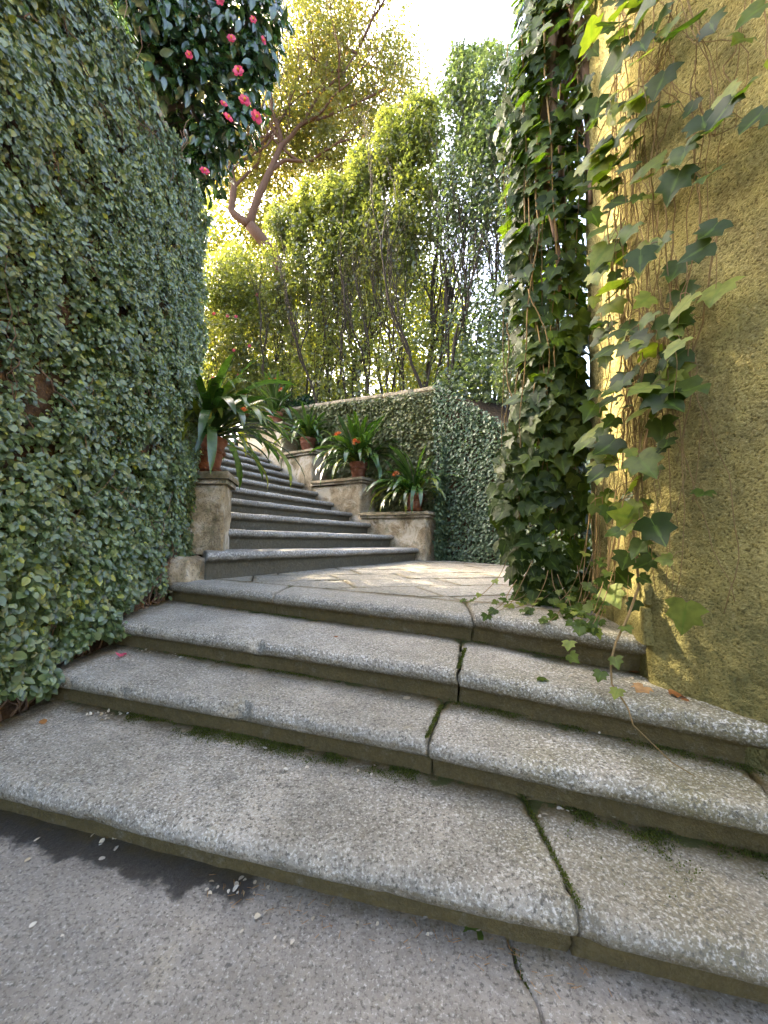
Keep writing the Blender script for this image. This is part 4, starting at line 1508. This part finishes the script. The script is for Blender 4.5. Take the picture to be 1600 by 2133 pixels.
# ------------------------------------------------------------------ camellia over the left wall
cmb = empty('camellia_bush', (-2.35, 3.0, 4.06), 'glossy dark camellia with pink red flowers overhanging the top of the wall', 'shrub', 'flowering camellias')
BLB = [((-1.36, 3.1, 5.46), .30), ((-1.32, 3.2, 5.09), .27), ((-1.40, 3.25, 4.72), .22), ((-1.7, 3.05, 5.31), .28), ((-1.62, 3.1, 4.95), .24), ((-1.62, 3.3, 4.62), .20), ((-1.9, 2.9, 5.2), .26), ((-1.95, 2.95, 4.9), .22), ((-1.95, 2.75, 5.15), .22), ((-1.13, 3.1, 5.62), .22), ((-1.16, 3.1, 5.2), .18), ((-1.75, 3.4, 4.5), .13), ((-1.95, 3.62, 4.85), .36), ((-2.2, 3.75, 5.3), .45), ((-2.6, 4.0, 4.7), .5),  # hidden blobs by the wall end added to block sun on the right wall
       ((-1.5, 3.3, 5.9), .45), ((-2.0, 3.2, 5.8), .5), ((-2.4, 2.9, 5.5), .5), ((-2.3, 3.6, 5.2), .5), ((-1.9, 3.0, 6.5), .6), ((-2.7, 3.2, 6.2), .7), ((-2.3, 2.3, 5.6), .45)]
rg = np.random.default_rng(77)
cp, cnn = [], []
for (c_, r_) in BLB:
    n = int(2600 * r_ ** 2) + 30
    d = unit(rg.normal(0, 1, (n, 3)))
    cp.append(np.array(c_) + d * (r_ * (.45 + .6 * rg.random(n)))[:, None])
    cnn.append(d)
pos, dd = np.vstack(cp), np.vstack(cnn)
n_ = len(pos)
nrm = dd * .7 + np.stack([rg.normal(.25, .35, n_), rg.normal(-.3, .35, n_), rg.normal(.35, .35, n_)], -1)
tip = dd * .5 + np.stack([rg.normal(.15, .35, n_), rg.normal(-.1, .35, n_), rg.normal(-.75, .3, n_)], -1)
size = .085 + .045 * rg.random(n_)
rnd = np.clip(rg.random(n_) * .9, 0, 1)
a_, b_ = split_nearest(pos, size, 300)
VC = leaf_variants('leaf', CAM_L, OVALQ, M['camellia'], [.1, .35, .6, .85], .2)
leaf_objects(cmb, VC, pos[a_], nrm[a_], tip[a_], size[a_], (rnd[a_] * 3.99).astype(int))
o = keep(link('foliage', leaf_mesh('foliage_cam', pos[b_], nrm[b_], tip[b_], size[b_], rnd[b_], CAM_L, OVALQ, M['camellia'])), cmb)
o['kind'] = 'stuff'
base_ = np.array((-2.35, 3.0, 4.06))
g = Geo()
trunk_top = np.array((-2.15, 3.05, 5.0))
g.tube([base_ + (0, 0, -.1), base_ * .5 + trunk_top * .5 + (.05, .03, 0), trunk_top], [.06, .05, .04], 8)
keep(link('trunk', g.build('trunk', M['bark'])), cmb)
for i, (c_, r_) in enumerate(BLB[:14]):
    rg2 = random.Random(i)
    s_ = trunk_top + np.array([rg2.uniform(-.05, .1), rg2.uniform(-.1, .1), rg2.uniform(-.3, .1)])
    c_ = np.array(c_)
    k = np.linspace(0, 1, 7)[:, None]
    pts = s_ + (c_ - s_) * k + np.array([0, 0, .10]) * np.sin(k * math.pi) + np.array([.03, .03, .02]) * np.sin(k * 7 + i)
    g = Geo()
    g.tube(pts, np.linspace(.024, .006, 7), 6)
    for q in range(7):
        d = unit(np.array([rg2.gauss(0, 1), rg2.gauss(0, 1), rg2.gauss(-.2, .8)]))
        p1 = pts[3 + q % 4]
        g.tube([p1, p1 + d * r_ * .6 + (0, 0, .02), p1 + d * r_ * 1.1], [.006, .004, .002], 4)
    keep(link('branch', g.build('branch', M['bark'])), cmb)


def camellia_flower(seed):
    rg_ = random.Random(seed)
    g = Geo()
    rv = []
    for ring, (nn_, rad_, lift_, ln_2) in enumerate([(6, .012, .35, .040), (7, .008, .75, .034)]):
        for k in range(nn_):
            a = k * 2 * math.pi / nn_ + ring * .4 + rg_.uniform(-.15, .15)
            d = np.array([math.cos(a), math.sin(a), 0])
            s_ = np.array([-math.sin(a), math.cos(a), 0])
            u_ = np.array([0, 0, 1.0])
            b0 = d * rad_ * .4
            m_ = d * (rad_ + ln_2 * .6) + u_ * ln_2 * lift_ * .5
            e_ = d * (rad_ + ln_2) + u_ * ln_2 * (lift_ * .7)
            V = [b0, m_ + s_ * ln_2 * .5, e_ + s_ * ln_2 * .25, e_ * .97, e_ - s_ * ln_2 * .25, m_ - s_ * ln_2 * .5, m_ * .95 - u_ * .002]
            g.add(V, [(0, 1, 2, 6), (6, 2, 3, 4), (0, 6, 4, 5)])
            rv += [rg_.random()] * 7
    me = g.build('flower', M['petal'])
    at = me.attributes.new('rnd', 'FLOAT', 'POINT')
    at.data.foreach_set('value', np.array(rv, dtype=np.float32))
    return me


CF = [camellia_flower(i) for i in range(3)]
g = Geo()
rg2 = random.Random(2)
for k in range(22):
    a = k * 2.399
    r_ = .010 * math.sqrt(k / 22)
    g.tube([(r_ * .5 * math.cos(a), r_ * .5 * math.sin(a), 0), (r_ * math.cos(a), r_ * math.sin(a), .022 + rg2.uniform(-.003, .003))], [.0018, .0024], 4)
STAM = g.build('stamens', M['stamen'])


def put_flower(parent, p_, facing, s, seed, nm='flower'):
    o = link(nm, CF[seed % 3])
    q = Vector(facing).to_track_quat('Z', 'Y')
    o.rotation_mode = 'QUATERNION'
    o.rotation_quaternion = q
    o.scale = (s,) * 3
    o.parent = parent
    o.location = Vector(p_) - parent.location
    st_ = link('stamens', STAM, o)
    st_.location = (0, 0, .006)
    return o


for i, (p_, fc) in enumerate([((-1.13, 2.86, 5.2), (.3, -.9, -.2)), ((-1.05, 2.88, 5.05), (.9, -.5, -.1)), ((-1.30, 2.86, 5.03), (.2, -.9, 0)), ((-1.24, 2.88, 4.77), (.1, -1, -.1)), ((-1.60, 2.8, 4.80), (.3, -.8, -.3)), ((-1.38, 2.95, 4.57), (.5, -.8, .2)), ((-1.34, 2.95, 4.45), (.6, -.6, .2)), ((-1.21, 2.95, 4.60), (.4, -.8, 0)), ((-1.56, 3.05, 4.08), (.4, -.8, .2)), ((-1.38, 2.8, 5.28), (.2, -.8, -.4)), ((-1.11, 2.95, 4.46), (.6, -.6, -.2))]):
    put_flower(cmb, p_, fc, random.uniform(.5, .95), i)


# ------------------------------------------------------------------ trees
def grow(g, p, d, L, r, depth, rg_, spread=.5, upb=.15, tips=None, sides=6, kids=(2, 3)):
    n = 5
    pts = [np.array(p)]
    dd_ = np.array(d, float)
    for k in range(n):
        dd_ = unit(dd_ + np.array([rg_.gauss(0, .13), rg_.gauss(0, .13), rg_.gauss(upb * .3, .08)]))
        pts.append(pts[-1] + dd_ * L / n)
    g.tube(np.array(pts), np.linspace(r, r * .62, n + 1), sides, depth == 0)
    if tips is not None:
        tips.append(pts[-1])
        if depth <= 1:
            tips.append(pts[3])
    if depth == 0:
        return
    for k in range(rg_.randint(*kids)):
        q = pts[-1] if k == 0 else pts[rg_.randint(2, n)]
        nd = unit(dd_ + np.array([rg_.gauss(0, spread), rg_.gauss(0, spread), rg_.gauss(upb, spread * .5)]))
        grow(g, q, nd, L * rg_.uniform(.6, .85), r * rg_.uniform(.5, .68), depth - 1, rg_, spread, upb, tips, max(4, sides - 1), kids)


def crown(name, blobs, n, size, mat, seed, thr=-.05, freq=1.3, hollow=.35, kind='crown', T=KITE, F=KITEQ, upn=.4, dens=None):
    rg_ = np.random.default_rng(seed)
    w = np.array([r[0] * r[1] * r[2] for c_, r in blobs]) ** .8
    w /= w.sum()
    bi = rg_.choice(len(blobs), n, p=w)
    C_ = np.array([b[0] for b in blobs])[bi]
    R_ = np.array([b[1] for b in blobs])[bi]
    d = unit(rg_.normal(0, 1, (n, 3)))
    rr = (hollow + (1 - hollow) * rg_.random(n)) ** .6
    p_ = C_ + d * R_ * rr[:, None]
    f = fbm(p_ * freq, 3, seed) + rg_.uniform(-.14, .14, n)
    k = f > thr
    if dens is not None:
        k &= rg_.random(n) < dens(p_)
    p_, d = p_[k], d[k]
    n = len(p_)
    nr = d * .5 + rg_.normal(0, .5, (n, 3)) + np.array([0, 0, upn])
    tp = d * .4 + rg_.normal(0, .6, (n, 3)) + np.array([0, 0, -.45])
    sz = size * (.65 + .7 * rg_.random(n))
    big = fbm(p_ * .8, 2, seed + 3)
    rv = np.clip(.5 + .45 * big + rg_.normal(0, .2, n), 0, 1)
    return leaf_mesh(name, p_, nr, tp, sz, rv, T, F, mat)


# clipped screen of evergreens on the far wall: many thin stems, leafy above
HEDGE = [(-2.80, 10.1, 10.3, 'hedge', 'lowest topped evergreen at the stairs end of the clipped screen'),
         (-2.05, 9.75, 10.35, 'hedge', 'second evergreen of the clipped screen, behind the third pedestal'),
         (-1.30, 9.4, 10.2, 'hedge', 'third evergreen of the clipped screen with many thin stems'),
         (-.60, 9.05, 10.7, 'hedge', 'fourth evergreen of the clipped screen, above the second pot'),
         (.08, 8.7, 11.2, 'hedge', 'bright topped evergreen of the clipped screen, beside the gap'),
         (.72, 8.35, 11.2, 'hedge', 'evergreen of the clipped screen with a dark leaning trunk above the wall corner'),
         (1.62, 7.8, 11.7, 'hedge_cool', 'tallest silvery evergreen of the screen, beyond the gap'),
         (2.15, 7.3, 11.0, 'hedge_cool', 'rounded silvery evergreen next to the hanging ivy'),
         (2.75, 6.7, 9.0, 'hedge_cool', 'silvery evergreen mostly hidden behind the hanging ivy')]
for i, (hx, hy, ht, mt, lab) in enumerate(HEDGE):
    rg2 = random.Random(1000 + i)
    root = empty('evergreen_tree', (hx, hy, 3.7), lab, 'tree', 'evergreens of the clipped screen')
    for s_ in range(5):
        g = Geo()
        lean = np.array([rg2.gauss(0, .13), rg2.gauss(0, .1), 1.0])
        if i == 5 and s_ == 0:
            lean = np.array([.30, 0, 1.0])
        b0 = (hx + rg2.uniform(-.45, .45), hy + rg2.uniform(-.3, .3), 3.65)
        grow(g, b0, unit(lean), rg2.uniform(1.5, 2.0), rg2.uniform(.022, .045) * (1.8 if i == 5 and s_ == 0 else 1), 4, rg2, .26, .45, None, 6, (2, 3))
        keep(link('trunk', g.build('trunk', M['bark'])), root)
    hz0 = 5.2
    hm = (ht + hz0) / 2
    blobs = [((hx, hy, hm + .2), (.72, .5, (ht - hz0) / 2 + .1)), ((hx, hy, ht - .9), (.66, .5, .9)), ((hx + .1, hy - .1, 5.0), (.7, .5, 1.5)), ((hx - .2, hy, ht - .15), (.25, .25, .4)), ((hx + .25, hy, ht - .3), (.2, .2, .45))]
    if mt == 'hedge_cool':
        blobs += [((hx - .25, hy - .55, 3.75), (.6, .45, .6)), ((hx - .1, hy - .3, 4.4), (.6, .45, .6))]
    me = crown('crown', blobs, 27000, .086, M[mt], 60 + i, -.13, 2.4, .1, dens=lambda p_, q=(.42 if mt == 'hedge_cool' else .28): q + (1 - q) * sstep(5.6, 9.2, p_[:, 2]))
    keep(link('crown', me), root)

# big old tree behind with warm lit limbs
bt = empty('old_tree', (-5.4, 15.0, 3.7), 'large old tree with orange brown limbs and golden leaves behind the stairs', 'tree')
g = Geo()
LIMBS = [([(-3.2, 15.2, 3.6), (-3.6, 15.1, 8.0), (-4.2, 15.0, 11.3), (-4.6, 14.6, 12.2), (-5.4, 14.2, 13.0)], [.60, .52, .46, .40, .34]),
         ([(-5.4, 14.2, 13.0), (-5.1, 14.0, 13.9), (-4.6, 14.0, 15.2), (-4.2, 14.0, 16.2), (-3.5, 14.0, 17.0), (-2.6, 14.2, 17.6)], [.25, .22, .19, .15, .11, .07]),
         ([(-5.4, 14.2, 13.0), (-6.1, 14.1, 13.4), (-6.0, 14.0, 14.4), (-6.2, 14.0, 15.4), (-6.6, 14, 16.8)], [.26, .2, .17, .13, .08]),
         ([(-4.62, 14.0, 15.1), (-4.1, 14.1, 15.6), (-3.2, 14.2, 15.7), (-2.5, 14.3, 16.0)], [.13, .1, .08, .05]),
         ([(-4.2, 14.0, 16.2), (-4.6, 14.0, 17.6), (-4.9, 14.0, 19.2), (-4.7, 14.0, 20.8)], [.13, .11, .08, .05]),
         ([(-3.5, 14.0, 17.0), (-2.9, 14.0, 18.2), (-1.9, 14.0, 19.2), (-1.2, 14.0, 20.6)], [.10, .08, .06, .04]),
         ([(-6.0, 14.0, 14.4), (-5.2, 14.2, 15.6), (-5.0, 14.2, 16.4)], [.1, .07, .05])]
rg2 = random.Random(5)
for pts, rr in LIMBS:
    k = np.linspace(0, 1, 4 * len(pts))
    P = polyline(np.array(pts), k)
    P += .06 * np.stack([fbm(P * 1.5, 2, 1), fbm(P * 1.5 + 9, 2, 2), fbm(P * 1.5 + 19, 2, 3)], -1)
    rr2 = np.interp(k, np.linspace(0, 1, len(rr)), rr) * .62
    g = Geo()
    g.tube(P, rr2, 10)
    for q in range(3):
        s_ = P[rg2.randint(len(P) // 2, len(P) - 1)]
        if s_[2] > 14:
            grow(g, s_, unit(np.array([rg2.gauss(0, 1), rg2.gauss(0, .6), .5])), 1.5, .055, 4, rg2, .5, .2)
    keep(link('trunk' if rr[0] > .5 else 'limb', g.build('limb', M['bark_warm'])), bt)
blobs = [((-4.5, 15, 19.5), (3.2, 2.4, 3.0)), ((-1.6, 15, 21), (3.0, 2.4, 3.0)), ((.3, 15, 18.8), (1.9, 2.0, 2.6)), ((-1.0, 15, 16.5), (2.4, 1.8, 1.8)), ((-4.6, 15.6, 14.5), (1.8, 1.5, 2.0)), ((-3.0, 15, 17.2), (2.6, 2.0, 1.6)), ((-6.5, 15, 16), (2.0, 2.0, 2.2)), ((-7.5, 15, 19), (3, 2.4, 3)), ((-5.2, 15.6, 17.0), (2.4, 1.8, 2.4)), ((-6.0, 16, 13.4), (2.0, 1.5, 1.7)), ((-3.2, 15.4, 19.5), (2.6, 2, 2.4)), ((-4.0, 15.6, 23.5), (4, 3, 2.5)), ((-2.2, 15, 15.0), (1.7, 1.6, 1.6))]
me = crown('crown', blobs, 120000, .13, M['golden'], 200, -.08, 1.5, .12)
keep(link('crown', me), bt)

# sun lit trees further back, seen through the stems
for i, (bx, by, blobs, n, lab) in enumerate([
        (-1.5, 14.5, [((-1.5, 14.5, 9.5), (2.0, 1.5, 3.4)), ((-.2, 14.3, 11.8), (1.7, 1.4, 2.0)), ((-2.6, 14.6, 7), (1.6, 1.3, 2.4))], 34000, 'yellow green sunlit tree showing between the stems of the screen'),
        (1.6, 14.0, [((1.6, 14.0, 8.5), (1.7, 1.4, 3.0)), ((.6, 14.2, 6.2), (1.6, 1.3, 2.0)), ((2.6, 13.8, 6.5), (1.4, 1.2, 2.0))], 24000, 'yellow green sunlit tree behind the gap in the screen'),
        (-8.5, 17.0, [((-6.0, 16.5, 12.0), (2.4, 1.6, 3.4)), ((-4.6, 17.5, 10.5), (2.0, 1.5, 3.0)), ((-8.5, 17, 12), (3.2, 2.4, 5)), ((-6.5, 17, 9), (2.4, 2.0, 3.5)), ((-11, 17, 15), (3, 2.5, 4))], 60000, 'sunlit tree beyond the old tree, low at its foot')]):
    root = empty('sunlit_tree', (bx, by, 3.7), lab, 'tree', 'sunlit trees beyond the screen')
    g = Geo()
    grow(g, (bx, by, 3.6), (0, 0, 1), 3.0, .16, 4, random.Random(50 + i), .4, .3)
    keep(link('trunk', g.build('trunk', M['bark'])), root)
    keep(link('crown', crown('crown', blobs, n, .13, M['bright'], 300 + i, -.25, 1.0, .2)), root)

# unseen tree added on the upper terrace to break the sunlight over the landing
root = empty('sun_filter_tree', (-5.6, 7.0, 4.06), 'unseen leafy tree added on the upper terrace to dapple the landing', 'tree')
g = Geo()
grow(g, (-5.6, 7.0, 4.0), (0, 0, 1), 2.0, .12, 4, random.Random(9), .45, .3)
keep(link('trunk', g.build('trunk', M['bark'])), root)
keep(link('crown', crown('crown', [((-5.6, 7.4, 7.6), (2.0, 1.8, 2.6)), ((-4.9, 6.2, 8.6), (1.3, 1.3, 1.6)), ((-6.2, 8.6, 6.8), (1.6, 1.6, 2.0))], 17000, .13, M['hedge'], 350, -.12, 1.1, .15)), root)

# camellia hedge at the head of the stairs
cs = empty('camellia_bush', (-4.3, 10.7, 3.0), 'rounded far camellia with tiny pink flowers at the head of the stairs', 'shrub', 'flowering camellias')
blobs = [((-4.5, 10.8, 6.6), (1.15, .9, 2.6)), ((-3.7, 10.7, 6.2), (1.0, .8, 2.2)), ((-5.4, 10.9, 6.5), (1.2, .9, 2.8)), ((-4.3, 10.6, 8.3), (.9, .7, 1.1)), ((-3.4, 10.5, 4.8), (.9, .7, 1.2))]
keep(link('crown', crown('crown', blobs, 42000, .085, M['hedge'], 400, -.3, 1.4, .35)), cs)
for i in range(6):
    g = Geo()
    grow(g, (-4.4 + .35 * (i - 2.5), 10.8, 2.95), (0, 0, 1), 1.6, .05, 3, random.Random(70 + i), .35, .3)
    keep(link('trunk', g.build('trunk', M['bark'])), cs)
rg2 = random.Random(12)
for i in range(16):
    p_ = (-4.3 + rg2.uniform(-.9, 1.0), 9.95 + rg2.uniform(-.12, .1), rg2.uniform(4.6, 8.0))
    put_flower(cs, p_, (.1, -1, .1), .9, i)
# dark low bushes at the foot of the screen
for i, (bx, by, s_, lab) in enumerate([(-2.75, 9.75, .55, 'dark low bush between the topmost pot and the screen'), (-2.0, 9.5, .42, 'small dark bush on the wall top above the third pot'), (2.3, 6.2, .55, 'silvery bush low on the sloping wall beside the ivy curtain')]):
    root = empty('low_bush', (bx, by, 3.6 if i < 2 else 3.2), lab, 'shrub', 'low bushes on the far wall')
    zc = 4.15 if i < 2 else 3.75
    keep(link('foliage', crown('foliage', [((bx, by, zc), (s_, s_ * .7, s_))], 3800, .07, M['camellia' if i < 2 else 'hedge_cool'], 500 + i, -.3, 2.0, .3)), root)
    for q in range(4):
        g = Geo()
        grow(g, (bx + .15 * (q - 1.5), by, zc - .6), (0, 0, 1), .45, .018, 2, random.Random(90 + i * 7 + q), .5, .2)
        keep(link('stem', g.build('stem', M['bark'])), root)

# ------------------------------------------------------------------ moss and litter
mz = empty('moss', (0, 1.5, .2), 'green moss growing along the backs of the lower treads', None, None, 'stuff')


def moss_line(k, x0, x1, n, wd, seed):
    rg_ = np.random.default_rng(seed)
    bk = back_of(FL[k + 1], .072)
    ss = rg_.uniform(s_at(bk, x0), s_at(bk, x1), n)
    P = polyline(bk, ss)
    fr_ = polyline(np.array(FL[k]), ss)
    d = unit(fr_ - P)
    q = P + d * np.abs(rg_.normal(0, wd, n))[:, None]
    p_ = np.column_stack([q, np.full(n, H0 * k + .001)])
    dist = np.linalg.norm(q - P, axis=1)
    keep_ = fbm(p_ * 11, 4, seed) + rg_.uniform(-.25, .25, n) > .05 + 1.2 * dist
    return p_[keep_]


mp = []
for k, x0, x1, n, wd in [(1, -1.25, -.55, 9000, .045), (1, -.55, .15, 8000, .04), (1, .5, 1.3, 16000, .085), (2, -1.2, -.2, 4500, .02), (2, .3, 1.2, 5000, .035), (3, -1.4, -.5, 4500, .03), (3, .2, .9, 1800, .018)]:
    mp.append(moss_line(k, x0, x1, n, wd, n + k))
# along the joints between stones
for (a, b) in [((.487, .975, .160), (.492, 1.40, .160)), ((.168, 1.43, .318), (.262, 1.70, .318)), ((.33, 1.69, .478), (.425, 1.99, .478)), ((.345, .60, -.008), (.352, 1.05, -.008))]:
    k = RNG.random(900)[:, None]
    mp.append(np.array(a) + (np.array(b) - np.array(a)) * k + RNG.normal(0, 1, (900, 3)) * np.array([.004, .004, .001]))
mp = np.vstack(mp)
n_ = len(mp)
o = link('moss_tufts', leaf_mesh('moss_tufts', mp, RNG.normal(0, 1, (n_, 3)) + np.array([0, -.5, .2]), RNG.normal(0, .5, (n_, 3)) + np.array([0, 0, 1.0]), .0035 + .005 * RNG.random(n_), RNG.random(n_), KITE, KITEQ, M['moss']))
keep(o, mz)
o['kind'] = 'stuff'

DRY = [leaf_variants('blade', IVY if i % 2 else CAM_L, IVYT if i % 2 else OVALQ, M['dry_leaf'], [.15 + .2 * i], .6)[0] for i in range(4)]
PALE = leaf_variants('blade', OVAL, OVALQ, M['pale'], [.1, .5, 1.0], .5)
GREEN = leaf_variants('blade', IVY, IVYT, M['ivy'], [.8], .3)
PET = leaf_variants('blade', OVAL, OVALQ, M['petal'], [.3, .8], 1.2)
for nm, me, p_, s_, rz, lab, cat in [
        ('fallen_leaf', DRY[1], (1.09, 1.66, .482), .052, .4, 'curled orange brown leaf lying against the riser under the ivy', 'leaf'),
        ('fallen_leaf', DRY[3], (1.00, 1.50, .482), .060, 2.2, 'broad tan leaf lying on the third step by the yellow wall', 'leaf'),
        ('fallen_leaf', DRY[1], (1.07, 1.46, .482), .050, 3.9, 'brown lobed leaf lying in the corner by the yellow wall foot', 'leaf'),
        ('fallen_leaf', DRY[0], (1.08, 1.38, .482), .028, 1.0, 'tiny reddish leaf lying alone near the end of the third step', 'leaf'),
        ('fallen_leaf', PALE[0], (.10, 1.74, .322), .045, 5.4, 'cream coloured leaf lying beside the joint of the second step', 'leaf'),
        ('fallen_leaf', DRY[0], (-.24, 2.15, .482), .034, 1.2, 'small dark leaf lying mid tread on the third step', 'leaf'),
        ('fallen_leaf', GREEN[0], (.27, 1.085, .003), .05, 1.9, 'dull green leaf lying at the foot of the first step', 'leaf'),
        ('fallen_leaf', PALE[2], (-.87, 1.28, .003), .026, .7, 'bluish white leaf scrap lying on the grey paving', 'leaf'),
        ('fallen_leaf', PALE[0], (-1.10, 1.285, .003), .018, 2.7, 'tan speck of leaf on the paving at the frame edge', 'leaf'),
        ('fallen_leaf', GREEN[0], (.63, 1.575, .482), .040, 4.0, 'fresh green ivy leaf lying alone on the third step edge', 'leaf'),
        ('fallen_petal', PET[0], (-1.50, 2.26, .325), .060, .3, 'pink camellia petal lying on the second step by the fig wall', 'petal'),
        ('fallen_petal', PET[1], (-1.47, 2.25, .330), .050, 2.0, 'second pink camellia petal, curled beside the first on the second step', 'petal'),
        ('fallen_petal', DRY[2], (-1.52, 1.80, .163), .060, 1.0, 'withered brown flower lying on the first step by the fig wall', 'petal'),
        ('fallen_petal', PALE[2], (-.46, 1.63, .163), .024, 1.4, 'single white petal lying on the moss of the first step', 'petal')]:
    o = link(nm, me)
    o.location = p_
    o.rotation_euler = (random.uniform(-.25, .25), random.uniform(-.25, .25), rz)
    o.scale = (s_, s_, s_ * 1.2)
    tag(o, lab, cat, 'fallen leaves and petals on the steps')
# pale crumbs gathered at the foot of the risers
rg = np.random.default_rng(4)
cr = []
for (cx_, cy_, cz_, n, sx) in [(-1.30, 1.90, .163, 22, .05), (-1.42, 2.36, .323, 14, .05), (-1.12, 2.30, .323, 14, .10), (-1.2, 2.78, .483, 14, .10), (-1.4, 2.2, .323, 8, .06), (-.4, 1.19, .003, 16, .12), (-.9, 1.35, .003, 14, .2), (.1, 1.10, .003, 14, .2), (-.6, 1.05, .003, 8, .3), (.6, 1.30, .163, 14, .15), (.8, 1.43, .323, 12, .2), (.9, 1.62, .483, 12, .12), (-.2, 1.5, .163, 10, .25)]:
    cr.append(np.stack([cx_ + rg.normal(0, sx, n), cy_ + rg.normal(0, .022, n), np.full(n, cz_ + .002)], -1))
cr = np.vstack(cr)
n_ = len(cr)
o = link('litter', leaf_mesh('litter', cr, rg.normal(0, .35, (n_, 3)) + np.array([0, 0, 1.0]), rg.normal(0, 1, (n_, 3)), .010 + .012 * rg.random(n_), rg.random(n_), OVAL, OVALQ, M['pale']))
tag(o, 'pale petal crumbs scattered at the foot of the risers', None, None, 'stuff')
# dry needles and twigs below the first step
g = Geo()
for i in range(90):
    x_ = rg.uniform(-.5, .55)
    y_ = np.interp(x_, f1[:, 0], f1[:, 1]) + .055 - abs(rg.normal(0, .05))
    a = rg.uniform(0, 6.28)
    L_ = rg.uniform(.008, .03)
    g.tube([(x_, y_, .004), (x_ + L_ * math.cos(a), y_ + L_ * math.sin(a), .006)], .0007, 4)
me = g.build('twigs', M['dry_leaf'])
at = me.attributes.new('rnd', 'FLOAT', 'POINT')
at.data.foreach_set('value', np.full(len(me.vertices), .7, dtype=np.float32))
tag(link('litter', me), 'dry needles and twigs lying below the first step', None, None, 'stuff')
